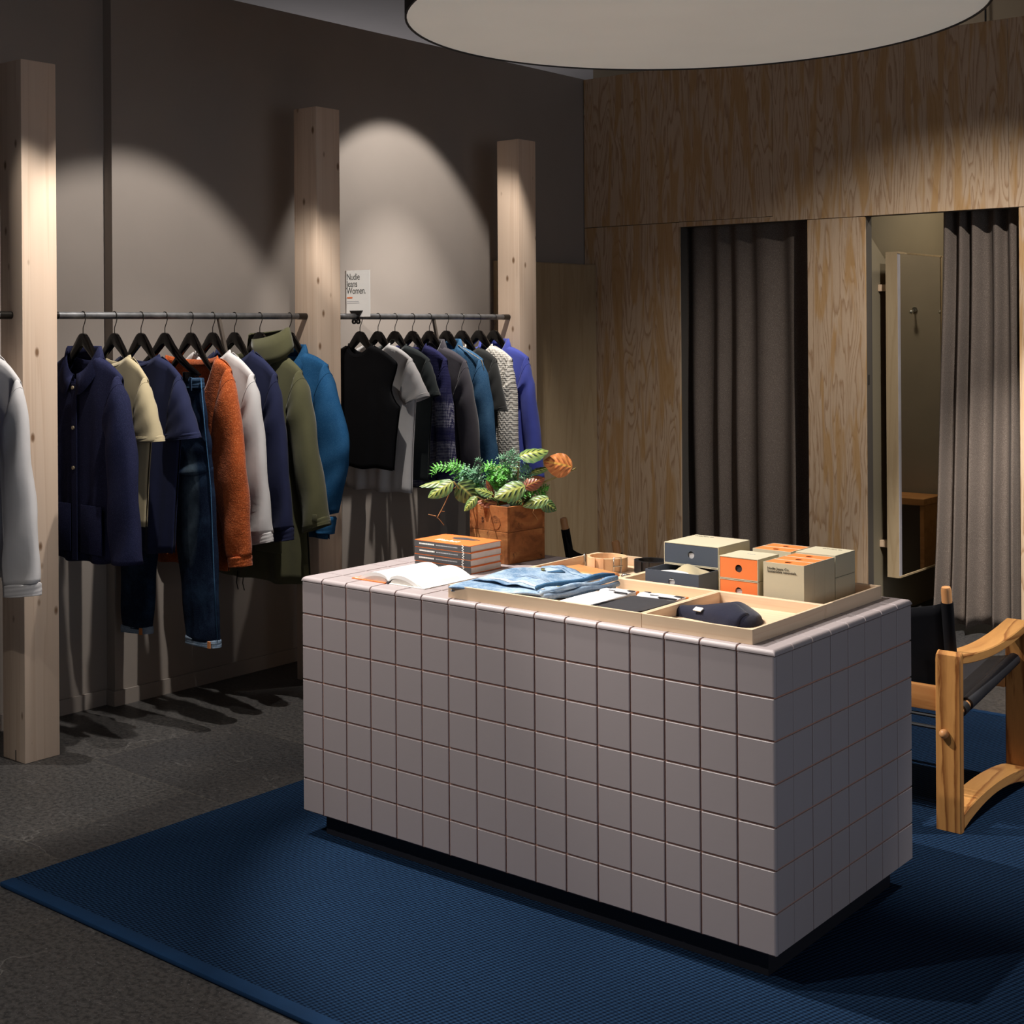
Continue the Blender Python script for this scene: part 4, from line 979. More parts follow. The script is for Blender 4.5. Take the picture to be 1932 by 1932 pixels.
# ---- stack of four books
def book(z, i):
    labs = ['orange-covered book with charcoal spine on top of the stack', 'charcoal-spined book second from the top of the stack', 'charcoal-spined book third from the top of the stack', 'charcoal-spined book at the bottom of the stack, on the tiles']
    x0, x1, y0, y1, h = -1.432, -1.202, .341, .492, .0215
    j = (0, .0015, -.001, .001)[i]; x0 += j; x1 += j
    r = thing('book', labs[i], 'book', ((x0 + x1) / 2, (y0 + y1) / 2, z), 'stack of books on the counter')
    MB().box((x0 + .003, y0 + .002, z + .0022), (x1 - .002, y1 - .003, z + h - .0022)).obj('page_block', M['paper_edge'], r)
    MB().box((x0, y0, z), (x1, y1, z + .0022), .0004).obj('back_cover', M['book_orange'], r)
    MB().box((x0, y0, z + h - .0022), (x1, y1, z + h), .0004).obj('front_cover', M['book_orange'], r)
    MB().box((x0, y0 - .0012, z + .0004), (x1, y0 + .001, z + h - .0026), .0004).obj('spine', M['book_grey'], r)
    # stitched zigzag across the spine
    zz = MB(); n = 5
    for k in range(n):
        za, zb = z + .0005 + (h - .001) * k / n, z + .0005 + (h - .001) * (k + 1) / n; xa, xb = (x1 - .034, x1 - .026) if k % 2 else (x1 - .026, x1 - .034)
        zz.tube([(xa, y0 - .0016, za), (xb, y0 - .0016, zb)], .0009, 5)
    zz.obj('stitch_print', M['white_ink'], r)
    pr_ = MB(); rnd = random.Random(3); x = x0 + .020
    while x < x0 + .080:
        wd = rnd.uniform(.003, .0055); pr_.box((x, y0 - .0016, z + .009), (x + wd, y0 - .001, z + .0135)); x += wd + .0012
    x = x0 + .090
    pr2 = MB()
    while x < x0 + .175:
        wd = rnd.uniform(.002, .005); pr2.box((x, y0 - .0015, z + .0095), (x + wd, y0 - .001, z + .0125)); x += wd + .0016
    pr_.obj('spine_title', M['white_ink'], r); pr2.obj('spine_subtitle', M['grey_ink'], r)
    if i == 0:
        t = z + h; c = MB()
        # jagged white title strokes and a dark hand shape printed on the cover
        rnd = random.Random(5); x = x0 + .055
        while x < x0 + .150:
            wd = rnd.uniform(.004, .009); y = y0 + .030 + rnd.uniform(-.003, .003); c.box((x, y, t), (x + wd * .7, y + rnd.uniform(.016, .028), t + .0003)); x += wd + .002
        c.obj('title_print', M['white_ink'], r)
        MB().prism([(x0 + .125 + .052 * cos(a) * (1 + .12 * sin(5 * a)), y0 + .100 + .020 * sin(a) * (1 + .2 * cos(3 * a)), t) for a in [2 * pi * q / 28 for q in range(28)]], (0, 0, 0), (0, 0, .0003)).obj('cover_figure', M['book_grey'], r)
for i in range(4): book(CT + .0218 * (3 - i), i)

# ---- open book
ob = thing('open_book', 'open hardback with blank white pages at the left end of the counter', 'book', (-1.29, .19, CT))
xc, yf, yb_ = -1.292, .068, .305
def page(side):
    def ht(t): return .0035 + .030 * (sin(pi * min(1, t * 1.02 + .10)) ** .75) * (1 - .42 * t)
    b = MB(); rings = []
    for k in range(17):
        t = k / 16; x = xc + side * (.0015 + .138 * t); z = CT + ht(t) if k else CT + .010
        thick = lerp(.006, .011, min(1, t * 3)) if k else .004
        rings.append([(x, yf + .002, z - thick), (x, yf + .002, z), (x, yb_ - .002, z), (x, yb_ - .002, z - thick)])
    return b.loft(rings, True, True, True)
for sd in (-1, 1):
    page(sd).obj('page_block', M['paper'], ob, smooth=35)
    MB().box((xc + sd * .008, yf - .003, CT + .0002), (xc + sd * .147, yb_ + .003, CT + .0032), .0005).obj('cover_board', M['book_orange'] if sd < 0 else M['paper'], ob)
    MB().prism([(xc + sd * .006, yf + .003, CT + .0034), (xc + sd * .135, yf + .003, CT + .0034), (xc + sd * .105, yf + .003, CT + .013), (xc + sd * .05, yf + .003, CT + .022), (xc + sd * .016, yf + .003, CT + .014)], (0, 0, 0), (0, .18, 0)).obj('page_underside', M['paper_edge'], ob)
MB().tube([(xc, yf - .003, CT + .004), (xc, yb_ + .003, CT + .004)], .0038, 8).obj('spine', M['book_grey'], ob)

# ---- crate planter
cr = thing('wooden_crate', 'weathered reddish wooden crate used as a planter beside the books', 'crate', (-1.296, .640, CT))
CM = Matrix.Translation((-1.296, .640, CT)) @ Matrix.Rotation(radians(-4), 4, 'Z')
H2, D2, HH, TT = .0835, .090, .183, .011
for z0, z1 in ((0.0005, .1015), (.1022, HH)):
    for a, b in (((-H2, -D2), (H2, -D2 + TT)), ((-H2, D2 - TT), (H2, D2)), ((-H2, -D2 + TT), (-H2 + TT, D2 - TT)), ((H2 - TT, -D2 + TT), (H2, D2 - TT))):
        j = random.uniform(0, .0008)
        MB().box((a[0], a[1] + j, z0), (b[0], b[1] + j, z1), .0015).xf(CM).obj('crate_board', M['crate'], cr)
MB().box((-H2 + TT, -D2 + TT, .1), (H2 - TT, D2 - TT, .165)).xf(CM).obj('soil', M['soil'], cr)
def ctext(s_, x, z, size, k=1.0):
    p = CM @ Vector((x, -D2 - .0006, z)); text('stencil', s_, p, size, M['brown_ink'], cr, rot=(pi / 2, 0, radians(-4)))
ctext('S', -.030, .128, .022); ctext('10', -.012, .050, .026); ctext('OTEL', .012, .124, .017)
MB().tube([(.0, -.0005, 0), (.0, .0005, 0)], .022, 24).xf(CM @ Matrix.Translation((.030, -D2 - .0004, .130))).obj('round_stamp', M['crate'], cr)

# ---- prayer plant
pt = thing('prayer_plant', 'prayer plant with blotched green and orange leaves growing in the wooden crate', 'plant', (-1.296, .640, CT + .165))
VD = Vector((.63, -.77, .10)).normalized()       # towards the camera
def leaf(base, tip, wd, mat, nrm=None, curl=.10, cup=.18, flip=False):
    wd *= 1.28
    b, t = Vector(base), Vector(tip); ax = t - b; L = ax.length; ax.normalize()
    n = Vector(nrm) if nrm else (VD + Vector((0, 0, .9))).normalized()
    sd = n.cross(ax).normalized(); n = ax.cross(sd).normalized()
    def fn(u, v):
        wv = wd * .5 * (sin(pi * u ** .80) ** .72) * (1.0 - .1 * u); s_ = (v - .5) * 2
        return b + ax * (L * u) + sd * (wv * s_) + n * (curl * L * sin(pi * u) * .6 - cup * wd * (abs(s_) ** 1.6) * sin(pi * u) + .02 * wd * sin(26 * u) * s_ * s_)
    mb = MB().grid(fn, 18, 8, uv=True)
    return mb.obj('leaf', M[mat], pt, smooth=True, fixn=False)
up = (0, 0, 1); fr = VD
def N(a, b, c): return (VD * (a + .25) + Vector((0, 0, 1)) * b * .8 + Vector((.763, .646, 0)) * c).normalized()
LV = [((-1.267, .668, 1.128), (-1.193, .730, 1.146), .060, 'leaf', N(.35, 1, -.1)), ((-1.134, .780, 1.092), (-1.207, .719, 1.112), .068, 'leaf_orange', N(1, .45, -.1)),
      ((-1.238, .693, 1.074), (-1.190, .733, 1.091), .022, 'leaf', N(.8, 1, 0)), ((-1.243, .660, 1.030), (-1.190, .704, 1.060), .040, 'leaf_red', N(1, .5, 0)),
      ((-1.202, .616, 1.041), (-1.281, .553, 1.003), .056, 'leaf', N(1, .75, 0)), ((-1.144, .665, 1.001), (-1.211, .612, .975), .038, 'leaf', N(.8, .9, -.1)),
      ((-1.183, .672, .990), (-1.143, .704, .958), .042, 'leaf_dark', N(.9, .6, .5)), ((-1.404, .498, 1.052), (-1.469, .446, 1.000), .046, 'leaf', N(1, .6, -.3)),
      ((-1.420, .510, 1.050), (-1.504, .443, 1.034), .030, 'leaf', N(.3, 1, -.2)), ((-1.400, .515, 1.046), (-1.352, .556, .984), .066, 'leaf_dark', N(1, .5, -.2)),
      ((-1.315, .508, 1.009), (-1.347, .483, .962), .028, 'leaf', N(1, .5, -.5)), ((-1.294, .565, 1.012), (-1.341, .528, 1.031), .030, 'leaf', N(.6, 1, 0)),
      ((-1.298, .576, 1.000), (-1.319, .560, 1.058), .018, 'leaf_red', N(1, .2, .8)), ((-1.284, .574, .980), (-1.337, .532, .989), .030, 'leaf_red', N(.6, 1, 0)),
      ((-1.289, .687, 1.084), (-1.372, .620, 1.087), .034, 'leaf', N(.15, 1, 0)), ((-1.340, .590, .992), (-1.290, .610, 1.015), .040, 'leaf_dark', N(.9, .7, .2)),
      ((-1.240, .650, .985), (-1.270, .600, .990), .036, 'leaf_dark', N(.8, .8, 0)), ((-1.290, .68, .985), (-1.22, .70, 1.02), .036, 'leaf_dark', N(.8, .8, 0))]
for b, t, wd, m, n in LV: leaf(b, t, wd, m, n)
def stem(p, r=.0022, name='stem', m='leafstem'):
    P = [Vector(q) for q in p]; q = []
    for i in range(len(P) - 1):
        for k in range(5): q.append(P[i].lerp(P[i + 1], k / 5))
    q.append(P[-1]); MB().tube(q, r, 6).obj(name, M[m], pt, smooth=True)
stem([(-1.268, .667, 1.128), (-1.271, .665, 1.044), (-1.284, .650, .962)], .0028); stem([(-1.126, .787, 1.088), (-1.163, .756, 1.066), (-1.205, .72, 1.044), (-1.275, .654, .962)], .0030)
stem([(-1.238, .693, 1.074), (-1.26, .67, 1.02), (-1.285, .655, .962)]); stem([(-1.243, .66, 1.03), (-1.275, .645, .962)]); stem([(-1.202, .616, 1.041), (-1.262, .632, .962)])
stem([(-1.144, .665, 1.001), (-1.19, .65, .985), (-1.25, .64, .962)]); stem([(-1.404, .498, 1.052), (-1.385, .54, 1.0), (-1.33, .61, .962)], .003); stem([(-1.289, .687, 1.084), (-1.288, .66, 1.02), (-1.29, .65, .962)])
stem([(-1.294, .565, 1.012), (-1.29, .60, .962)]); stem([(-1.315, .508, 1.009), (-1.305, .56, .985), (-1.30, .60, .962)]); stem([(-1.183, .672, .99), (-1.24, .66, .962)])
stem([(-1.405, .552, 1.046), (-1.437, .524, 1.020), (-1.454, .509, .972), (-1.472, .494, .929)], .0016, 'dry_tendril', 'dead')
stem([(-1.494, .476, .941), (-1.484, .485, .938), (-1.474, .493, .935)], .0014, 'dry_tendril', 'dead'); stem([(-1.470, .496, .930), (-1.462, .503, .918), (-1.455, .509, .905)], .0014, 'dry_tendril', 'dead')
stem([(-1.462, .502, .952), (-1.452, .510, .950)], .0014, 'dry_tendril', 'dead'); stem([(-1.186, .662, .985), (-1.200, .664, .968), (-1.203, .655, .952), (-1.201, .668, .938), (-1.199, .676, .926)], .0012, 'dry_tendril', 'dead')

# ---- fern
fn_ = thing('fern', 'feathery bright green fern growing among the prayer plant leaves in the crate', 'plant', (-1.32, .62, CT + .165))
def frond(p, mat, wd=.018, pairs=12, droop=0.0):
    wd *= 1.15
    P = [Vector(q) for q in p]; b = MB()
    def at(t):
        a, c, d = P; return a * (1 - t) ** 2 + (c * 2 - (a + d) * .5) * 2 * t * (1 - t) + d * t * t
    pts = [at(k / 12) for k in range(13)]; b.tube(pts, .0009, 5)
    rnd = random.Random(len(pts) + int(1e4 * abs(P[2].x)))
    for k in range(pairs):
        t = .22 + .78 * k / pairs; q = at(t); tg = (at(min(1, t + .03)) - at(t - .03)).normalized()
        n = (VD * rnd.uniform(.4, 1) + Vector((0, 0, 1)) * rnd.uniform(.3, 1)).normalized(); sd = tg.cross(n).normalized()
        l = wd * sin(pi * (.12 + .86 * t)) ** .6
        for s_ in (1, -1):
            d = (sd * s_ + tg * .35).normalized(); m = q + d * l * .5
            # pinna made of small lobes
            for e in range(4):
                c = q + d * l * (.18 + .25 * e); f = l * .25 * (1 - .18 * e); perp = d.cross(n).normalized(); dz = n * rnd.uniform(-.002, .003)
                b.add([c - d * f * .5, c + perp * f + dz, c + d * f * .9, c - perp * f + dz], [(0, 1, 2, 3)])
    b.obj('frond', M[mat], fn_, fixn=False)
B_, L_ = 'fern_bright', 'fern_blue'
base = (-1.33, .62, .965)
for p, m, wd in [([base, (-1.443, .519, 1.089), (-1.486, .483, 1.062)], B_, .022), ([base, (-1.415, .549, 1.088), (-1.445, .520, 1.088)], B_, .022), ([base, (-1.40, .563, 1.080), (-1.428, .530, 1.050)], L_, .026),
                 ([base, (-1.38, .574, 1.076), (-1.36, .585, 1.036)], L_, .026), ([base, (-1.40, .555, 1.06), (-1.40, .54, 1.03)], L_, .024), ([base, (-1.335, .612, 1.085), (-1.365, .585, 1.074)], B_, .026), ([base, (-1.312, .63, 1.082), (-1.280, .652, 1.066)], B_, .026),
                 ([base, (-1.325, .612, 1.062), (-1.345, .595, 1.035)], B_, .026), ([base, (-1.31, .62, 1.06), (-1.30, .62, 1.035)], B_, .024), ([base, (-1.30, .64, 1.07), (-1.27, .66, 1.05)], B_, .022), ([base, (-1.288, .650, 1.105), (-1.290, .649, 1.148)], L_, .022),
                 ([base, (-1.300, .641, 1.105), (-1.328, .619, 1.119)], L_, .020), ([base, (-1.28, .655, 1.10), (-1.265, .665, 1.12)], L_, .020), ([base, (-1.262, .672, 1.075), (-1.246, .686, 1.094)], L_, .022), ([base, (-1.25, .68, 1.06), (-1.225, .70, 1.055)], L_, .020),
                 ([base, (-1.214, .70, 1.022), (-1.195, .72, 1.020)], B_, .018), ([base, (-1.22, .70, 1.012), (-1.205, .715, .992)], B_, .018), ([base, (-1.36, .589, 1.108), (-1.380, .575, 1.098)], L_, .010), ([base, (-1.37, .57, 1.03), (-1.39, .55, 1.0)], B_, .022)]:
    frond(p, m, wd)

# ---- folded jeans
fj = thing('folded_jeans', 'folded bleached light-blue jeans lying at the left of the wide tray', 'jeans', (-.87, .22, TB))
def slab(x0, x1, y0, y1, z0, z1, mat, name, seed=0, skew=0.0, wav=.004, rnd_=.5, tilt=0.0, back=0.0):
    """soft folded layer: rounded long edges"""
    rnd = random.Random(seed); ph = [rnd.uniform(0, 6) for _ in range(4)]; rings = []; nx = 22
    for k in range(nx + 1):
        u = k / nx; x = lerp(x0, x1, u); ring = []; n = 20; hy = (y1 - y0) / 2; hz = (z1 - z0) / 2
        for j in range(n):
            a = 2 * pi * j / n; ca, sa = cos(a), sin(a)
            y = math.copysign(abs(ca) ** .35, ca) * hy; z = math.copysign(abs(sa) ** .75, sa) * hz
            e = wav * sin(9 * u + 6 * y / hy * .3 + ph[0]) + wav * .6 * sin(17 * u + ph[1] + 3 * ca)
            up_ = 1 if sa > 0 else .2
            yy = (y0 + y1) / 2 + y + skew * (u - .5); zz = (z0 + z1) / 2 + z + e * up_ + tilt * u + back * (y / hy * .5 + .5)
            ring.append((x + .004 * sin(5 * ca + ph[2]) * (u > .9), yy, max(zz, z0)))
        rings.append(ring)
    return MB().loft(rings, True, True, True)
for k, (x0, x1, y0, y1, z0, z1, sk, sd) in enumerate([(-1.000, -.742, .052, .250, 0.0, .011, .05, 1), (-1.003, -.732, .047, .252, .010, .021, .06, 2), (-1.004, -.722, .042, .252, .020, .031, .07, 3)]):
    slab(x0, x1, y0, y1, TB + z0, TB + z1, 'light_denim', 'leg', sd, sk, .002).obj('folded_leg', M['light_denim'] if k != 1 else M['light_denim_in'], fj, smooth=True)
# waist part folded across the top with pocket opening
def topfn(u, v):
    x = lerp(lerp(-.998, -.738, u), lerp(-.928, -.738, u), v); y = lerp(lerp(.098, .085, u), lerp(.388, .372, u), v) + .006 * sin(3 * u)
    z = TB + lerp(lerp(.033, .031, u), lerp(.046, .026, u), v) + .010 * sin(pi * u) * (1 - v) ** .6 + .008 * sin(pi * v) * (1 - u) + .0035 * sin(10 * u + 5 * v) + .002 * sin(23 * u - 9 * v)
    return (x, y, z)
o = MB().grid(topfn, 24, 18).obj('waist_panel', M['light_denim'], fj, smooth=True); o.modifiers.new('t', 'SOLIDIFY').thickness = .003
def band(v0, v1, u0, u1, dz, name, mat, n=16):
    o = MB().grid(lambda u, v: (lambda p: (p[0], p[1], p[2] + dz))(topfn(lerp(u0, u1, u), lerp(v0, v1, v))), n, 3).obj(name, M[mat], fj, smooth=True); o.modifiers.new('t', 'SOLIDIFY').thickness = .0025; return o
band(.86, 1.0, 0, 1, .003, 'waistband', 'light_denim'); band(.60, .80, .45, .52, .003, 'coin_pocket', 'mid_denim', 4)
band(.30, .34, .30, 1, .002, 'pocket_edge', 'light_denim_in'); band(.05, .09, .2, .98, .003, 'pocket_edge', 'paper')
for u, v in ((.35, .62), (.92, .35)): MB().lathe(topfn(u, v), [(.001, .006), (.006, .006), (.006, .002)], 12, True).obj('rivet', M['brass'], fj)
for k, (x, z, r_, m_) in enumerate(((-.742, .006, .0062, 'light_denim'), (-.728, .016, .0068, 'light_denim_in'), (-.735, .028, .0072, 'light_denim'), (-.748, .040, .0065, 'mid_denim'))):
    pts = [(x + .045 * q / 8 + .004 * sin(2.1 * q + k), .075 + .30 * q / 8, TB + z + r_ * .6 + .003 * sin(1.3 * q + 2 * k)) for q in range(9)]
    MB().tube(pts, [r_ * (1 + .18 * sin(1.7 * q + k)) for q in range(9)], 10).obj('rolled_edge', M[m_], fj, smooth=True)

# ---- socks
def socks(lab, x0, x1, y0, y1, mat, cuffmat):
    r = thing('sock_pair', lab, 'socks', ((x0 + x1) / 2, (y0 + y1) / 2, TB), 'folded sock pairs in the wide tray')
    for k in range(2):
        slab(x0 + .002 * k, x1, y0, y1 - .052, TB + .0065 * k, TB + .0065 * (k + 1), mat, '', 3 + k, .0, .0006).obj('sock', M[mat], r, smooth=True)
    slab(x0 + .004, x1 - .002, y1 - .056, y1, TB, TB + .016, cuffmat, '', 7, 0, .0008).obj('cuff', M[cuffmat], r, smooth=True)
    for a, b, c, d in ((.02, .17, -.020, -.010), (.55, .98, -.058, -.050), (.78, .98, -.028, -.012), (.30, .5, -.045, -.040)):
        MB().box((lerp(x0, x1, a), y1 + c, TB + .0145), (lerp(x0, x1, b), y1 + d, TB + .0168), .0006).obj('stripe', M['sock_b'], r)
    MB().box((x1 - .012, y1 - .010, TB + .004), (x1 + .002, y1 + .003, TB + .015), .002).obj('toe_tip', M['orange_cloth'], r)
    return r
socks('white folded sock pair with black and white patterned cuff beside the jeans', -.690, -.592, .060, .335, 'grey_white', 'grey_white')
socks('black folded sock pair with black and white patterned cuff nearest the beanie tray', -.572, -.440, .095, .345, 'sock_b', 'grey_white')

# ---- beanie
bh = thing('beanie', 'navy rib-knit beanie with small pale label lying in the small tray', 'hat', (-.25, .22, TB))
def hatfn(seed, hw, hd, hz, dome):
    rings = []
    for k in range(15):
        t = k / 14; sc = cos(t * pi / 2) ** .55 if k < 14 else .02
        ring = []
        for j in range(36):
            a = 2 * pi * j / 36; x = hw * cos(a) * sc * (1 if cos(a) < 0 else .95); y = hd * sin(a) * sc
            rib = 1 + .006 * sin(40 * a); ring.append((x * rib, y * rib, dome * (cos(a) * .5 + .5) * sin(t * pi / 2) * .55 + hz * sin(t * pi / 2)))
        rings.append(ring)
    return rings
HM = Matrix.Translation((-.252, .212, TB)) @ Matrix.Rotation(radians(-11), 4, 'Z')
def hat_ring(u, extra=0.0, v1=1.0):
    x = lerp(-.112, .108, u)
    yb = lerp(-.010, .090, min(1, u / .5) ** .6) if u < .5 else -.030 + .120 * sqrt(max(0, 1 - ((u - .5) / .52) ** 2))
    yf = -.062 + .004 * sin(pi * u) + .030 * max(0, (u - .75) / .25) ** 2
    H = (.024 + .020 * exp(-((u - .60) / .24) ** 2)) * min(1, (u / .03 + .12) ** .5, ((1 - u) / .08 + .08) ** .5)
    top = []
    for k in range(19):
        v = k / 18; y = lerp(yf, lerp(yf, yb, v1), v); vv = v * v1
        z = H * (max(0, sin(pi * vv)) ** .38 if vv < .5 else max(0, sin(pi * vv)) ** .55) + extra * sin(pi * v) ** .3 + .0015 * sin(14 * u + 9 * vv)
        top.append((x + .006 * (v - .5) * (u < .1), y, max(.0012, z)))
    return top + [(p[0], p[1], .0005) for p in top[::-1]]
MB().loft([hat_ring(k / 36) for k in range(37)], True, True, True).xf(HM).obj('crown', M['hat'], bh, smooth=True)
MB().loft([hat_ring(.004 + .90 * k / 32, .0045, .46) for k in range(33)], True, True, True).xf(HM @ Matrix.Translation((0, -.0025, 0))).obj('turned_brim', M['hat'], bh, smooth=True)
MB().box((-.013, -.0015, -.007), (.013, .0015, .007), .0008).xf(HM @ Matrix.Translation((-.040, -.054, .0265)) @ Matrix.Rotation(radians(-62), 4, 'X')).obj('label_patch', M['white_ink'], bh)

# ---- belts, leather cases, key ring
def belt(lab, c, r0, h, mat, turns, buckle, ang):
    b = thing('belt', lab, 'belt', c, 'coiled belts in the back tray'); n = int(turns * 40); th = .0036; cx, cy, cz = c
    rings = []
    for k in range(n + 1):
        a = ang + 2 * pi * k / 40; r = r0 - .0042 * k / 40
        ca, sa = cos(a), sin(a)
        rings.append([(cx + (r - th / 2) * ca * 1.08, cy + (r - th / 2) * sa, cz + .0005), (cx + (r + th / 2) * ca * 1.08, cy + (r + th / 2) * sa, cz + .0005), (cx + (r + th / 2) * ca * 1.08, cy + (r + th / 2) * sa, cz + h), (cx + (r - th / 2) * ca * 1.08, cy + (r - th / 2) * sa, cz + h)])
    MB().loft(rings, True, True, True).obj('strap', M[mat], b, smooth=40)
    for da in (.55, .95):      # keeper loops round the outer turn
        a = ang + da; R_ = r0 + .0035
        p = [(cx + R_ * cos(a + q) * 1.08, cy + R_ * sin(a + q)) for q in (-.07, .07)]
        MB().prism([(p[0][0], p[0][1], cz - .0), (p[1][0], p[1][1], cz), (p[1][0], p[1][1], cz + h + .002), (p[0][0], p[0][1], cz + h + .002)], (0, 0, 0), Vector((cos(a), sin(a), 0)) * .003).obj('keeper', M[mat], b)
    if buckle:
        for a in buckle:
            R_ = r0 + .004; px, py = cx + R_ * cos(a) * 1.08, cy + R_ * sin(a); tx, ty = -sin(a), cos(a)
            q = [(px + tx * s_, py + ty * s_, cz + z) for s_, z in ((-.012, -.001), (.012, -.001), (.012, h + .004), (-.012, h + .004), (-.012, -.001))]
            MB().tube([(x, y, max(z, cz + .0015)) for x, y, z in q], .0022, 8).obj('buckle', M['nickel'], b, smooth=True)
            MB().tube([(px + tx * -.016 + cos(a) * .003, py + ty * -.016 + sin(a) * .003, cz + h * .5), (px + tx * .016 + cos(a) * .003, py + ty * .016 + sin(a) * .003, cz + h * .5)], .0018, 8).obj('prong', M['nickel'], b)
    return b
belt('natural tan leather belt, coiled, with nickel buckles', (-.905, .640, TB), .060, .042, 'tan_leather', 2.6, (radians(205), radians(-30)), radians(235))
belt('black leather belt coiled between the tan belt and the slate boxes', (-.776, .690, TB), .052, .036, 'black_leather', 3.2, (), radians(235))
for k, (lab, dz) in enumerate((('orange-tan leather case at the bottom of the pile beside the jeans', 0), ('orange-tan leather case on top of the pile beside the jeans', .0085))):
    lc = thing('leather_case', lab, 'case', (-.89, .50, TB + dz), 'tan leather cases beside the tan belt')
    CM2 = Matrix.Translation((-.893, .520, TB + dz)) @ Matrix.Rotation(radians(-18 + 2 * k), 4, 'Z')
    for q in range(2): MB().box((-.098 + .004 * q, -.044, .0042 * q), (.098 - .003 * q, .044 - .002 * q, .0042 * q + .0038), .0016).xf(CM2).obj('leather_flap', M['orange_leather'], lc, smooth=30)
    MB().tube([(.094, -.03, .003), (.112, -.01, .006), (.108, .03, .004)], .0035, 8).xf(CM2).obj('wrist_strap', M['orange_leather'], lc, smooth=True)
kr = thing('key_ring', 'small metal clasp and ring beside the tan leather cases', 'key ring', (-.785, .565, TB))
for k, (dx, dy, r) in enumerate(((0, 0, .010), (.014, .008, .007), (-.012, .010, .006))):
    MB().tube([(-.785 + dx + r * cos(a), .565 + dy + r * sin(a), TB + .0022 + .002 * k) for a in [2 * pi * q / 16 for q in range(17)]], .0020, 6).obj('ring', M['nickel'], kr, smooth=True)
MB().tube([(-.80, .56, TB + .003), (-.785, .575, TB + .006), (-.77, .583, TB + .003)], .0028, 8).obj('clasp', M['nickel'], kr, smooth=True)

# ---- cardboard drawer boxes
def plate_hole(wd, h, r, t, n=32):
    """front plate in XZ at y=0..t centred, with a round hole"""
    def sq(a):
        c, s_ = cos(a), sin(a); k = min(wd / 2 / max(abs(c), 1e-6), h / 2 / max(abs(s_), 1e-6)); return (c * k, s_ * k)
    an = [2 * pi * k / n for k in range(n)] + [math.atan2(sy * h, sx * wd) % (2 * pi) for sx in (1, -1) for sy in (1, -1)]
    an = sorted(set(round(a, 6) for a in an))
    o = [sq(a) for a in an]; i = [(r * cos(a), r * sin(a)) for a in an]
    return MB().loft([[(x, t, z) for x, z in o], [(x, 0, z) for x, z in o], [(x, 0, z) for x, z in i], [(x, t, z) for x, z in i]], True)
def drawer_box(lab, group, c, wd, dp, h, fmat, rot=None, pull=0.0, inner='paper', writing=None):
    """c: lower front-left corner; box along +x width, +y depth, +z height; rot: extra local matrix"""
    r = thing('drawer_box', lab, 'box', c, group); X = Matrix.Translation(c) @ (rot or Matrix.Identity(4)); t = .0022
    for a, b in (((0, 0, 0), (wd, dp, t)), ((0, 0, h - t), (wd, dp, h)), ((0, 0, t), (t, dp, h - t)), ((wd - t, 0, t), (wd, dp, h - t)), ((t, dp - t, t), (wd - t, dp, h - t))):
        MB().box(a, b, .0004).xf(X).obj('sleeve_panel', M['card'], r)
    g = .0006 + t; y0 = -pull + .0006
    pw_, ph_ = wd - 2 * g, h - 2 * g
    d = MB().box((g + .002, y0 + .0022, g), (wd - g - .002, y0 + dp - .008, g + .002)).xf(X).obj('drawer', M[fmat], r)
    plate_hole(pw_, ph_, .0105, .0022).xf(X @ Matrix.Translation((wd / 2, y0, h / 2))).obj('drawer_front', M[fmat], d)
    MB().box((g, y0 + .0022, g), (g + .002, y0 + dp - .008, h - g)).xf(X).obj('drawer_side', M[fmat], d)
    MB().box((wd - g - .002, y0 + .0022, g), (wd - g, y0 + dp - .008, h - g)).xf(X).obj('drawer_side', M[fmat], d)
    MB().box((g + .004, y0 + .0045, g + .003), (wd - g - .004, y0 + dp - .02, h * (.56 if pull else .60)), .004).xf(X).obj('folded_content', M[inner], d, smooth=30)
    return r, X
OG = 'orange-fronted drawer boxes in the box tray'
r, X = drawer_box('slate-blue drawer box pulled open at the bottom of its stack', 'slate-blue drawer boxes', (-.640, .545, TB), .180, .180, .0605, 'card_blue', pull=.105, inner='grey_white')
def cloth(u, v):
    return (lerp(-.600, -.478, u), lerp(.465, .535, v), TB + .046 + .014 * sin(pi * u) * (.4 + v) + .004 * sin(9 * u + 5 * v))
o = MB().grid(cloth, 14, 10).obj('folded_garment', M['beige_jersey'], r, smooth=True); o.modifiers.new('t', 'SOLIDIFY').thickness = .004
o = MB().grid(lambda u, v: (lerp(-.606, -.50, u), lerp(.450, .475, v), TB + .0475 + .006 * sin(pi * u) + .004 * v), 10, 3).obj('folded_garment', M['grey_white'], r, smooth=True); o.modifiers.new('t', 'SOLIDIFY').thickness = .004
r, X = drawer_box('closed slate-blue drawer box on top of the opened one', 'slate-blue drawer boxes', (-.640, .545, TB + .0615), .180, .180, .0605, 'card_blue', inner='grey_white')
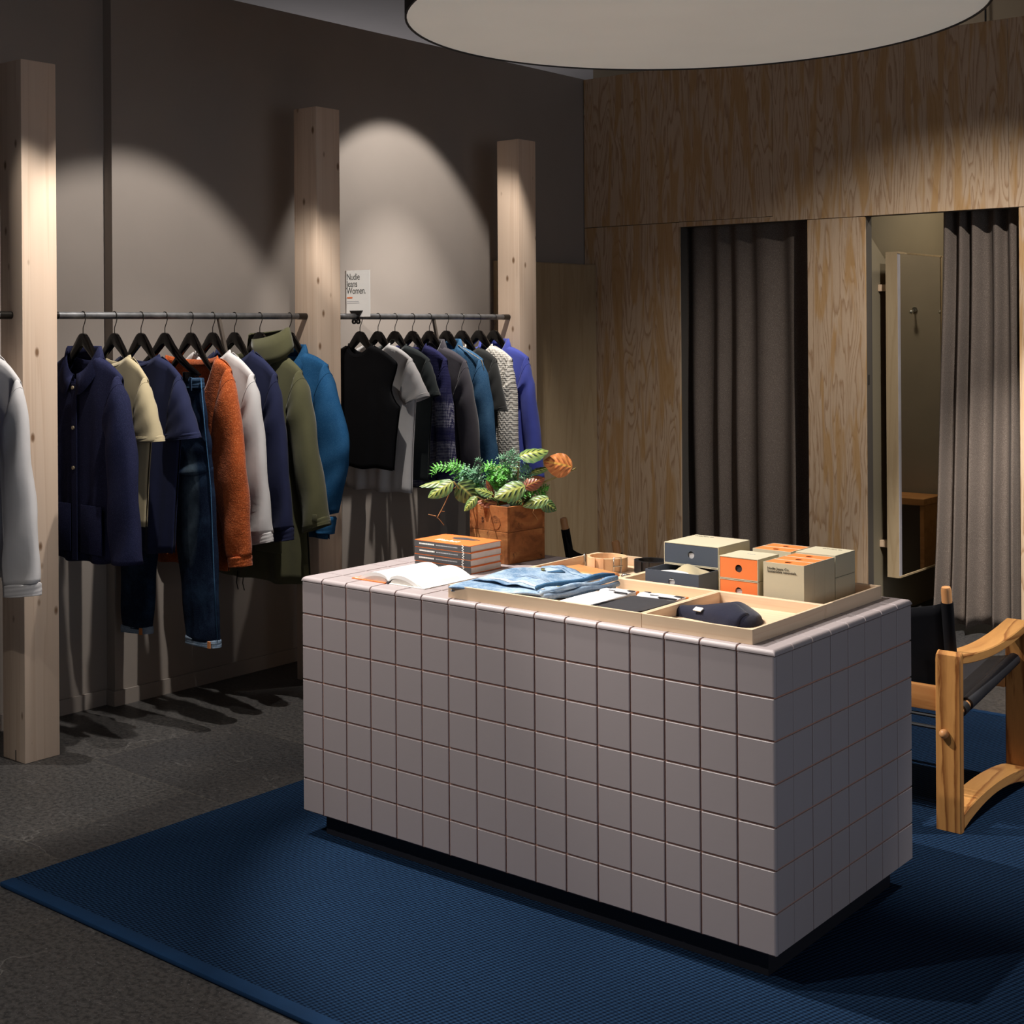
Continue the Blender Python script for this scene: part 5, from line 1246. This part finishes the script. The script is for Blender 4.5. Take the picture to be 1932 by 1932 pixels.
text('print', 'Nudie Jeans Co.', (-.63, .700, TB + .1222), .010, M['black_ink'], r, rot=(0, 0, 0))
r, X = drawer_box('orange drawer box lying at the bottom of the two-box stack', OG, (-.392, .430, TB), .118, .118, .0600, 'card_or', inner='grey_white')
r, X = drawer_box('orange drawer box lying on top of the two-box stack', OG, (-.392, .430, TB + .0612), .118, .118, .0600, 'card_or', inner='charcoal')
text('print', 'Nudie', (-.345, .500, TB + .1214), .010, M['grey_ink'], r, rot=(0, 0, 0))
UPR = Matrix(((1, 0, 0, 0), (0, 0, -1, 0), (0, 1, 0, 0), (0, 0, 0, 1)))        # stand the box on its back: front faces up
STAND = Matrix.Translation((0, 0, .118)) @ Matrix.Rotation(-pi / 2, 4, 'X')      # (x,y,z)->(x,z,-y)
labs = ['upright orange-topped box nearest the beanie, with black lettering on its side', 'second upright orange-topped box behind the lettered one', 'third upright orange-topped box, before the plain two-box stack']
for k in range(3):
    r, X = drawer_box(labs[k], OG, (-.259, .431 + .0608 * k, TB), .118, .118, .0600, 'card_or', rot=STAND, inner='charcoal')
    if k == 0: text('print', 'Nudie Jeans Co.\nSustainable essentials.', (-.247, .4304, TB + .0995), .0098, M['black_ink'], r, lines=.8); text('print', 'nudiejeans.com', (-.185, .4304, TB + .006), .005, M['black_ink'], r)
for k, lab in enumerate(('plain beige-sided box at the bottom of the rear right stack', 'plain beige-topped box on top of the rear right stack')):
    r, X = drawer_box(lab, OG, (-.259, .617, TB + .0612 * k), .118, .122, .0600, 'card_or', rot=Matrix.Translation((.118, .122, 0)) @ Matrix.Rotation(pi, 4, 'Z'), inner='charcoal')
    if k: text('print', 'Nudie Jeans Co.', (-.225, .712, TB + .1214), .009, M['black_ink'], r, rot=(0, 0, 0))
labs = ['upright orange-topped box at the back of the tray, nearer one of two', 'upright orange-topped box at the very back of the tray']
for k in range(2):
    drawer_box(labs[k], OG, (-.392, .6175 + .0608 * k, TB), .118, .118, .0600, 'card_or', rot=STAND, inner='charcoal')
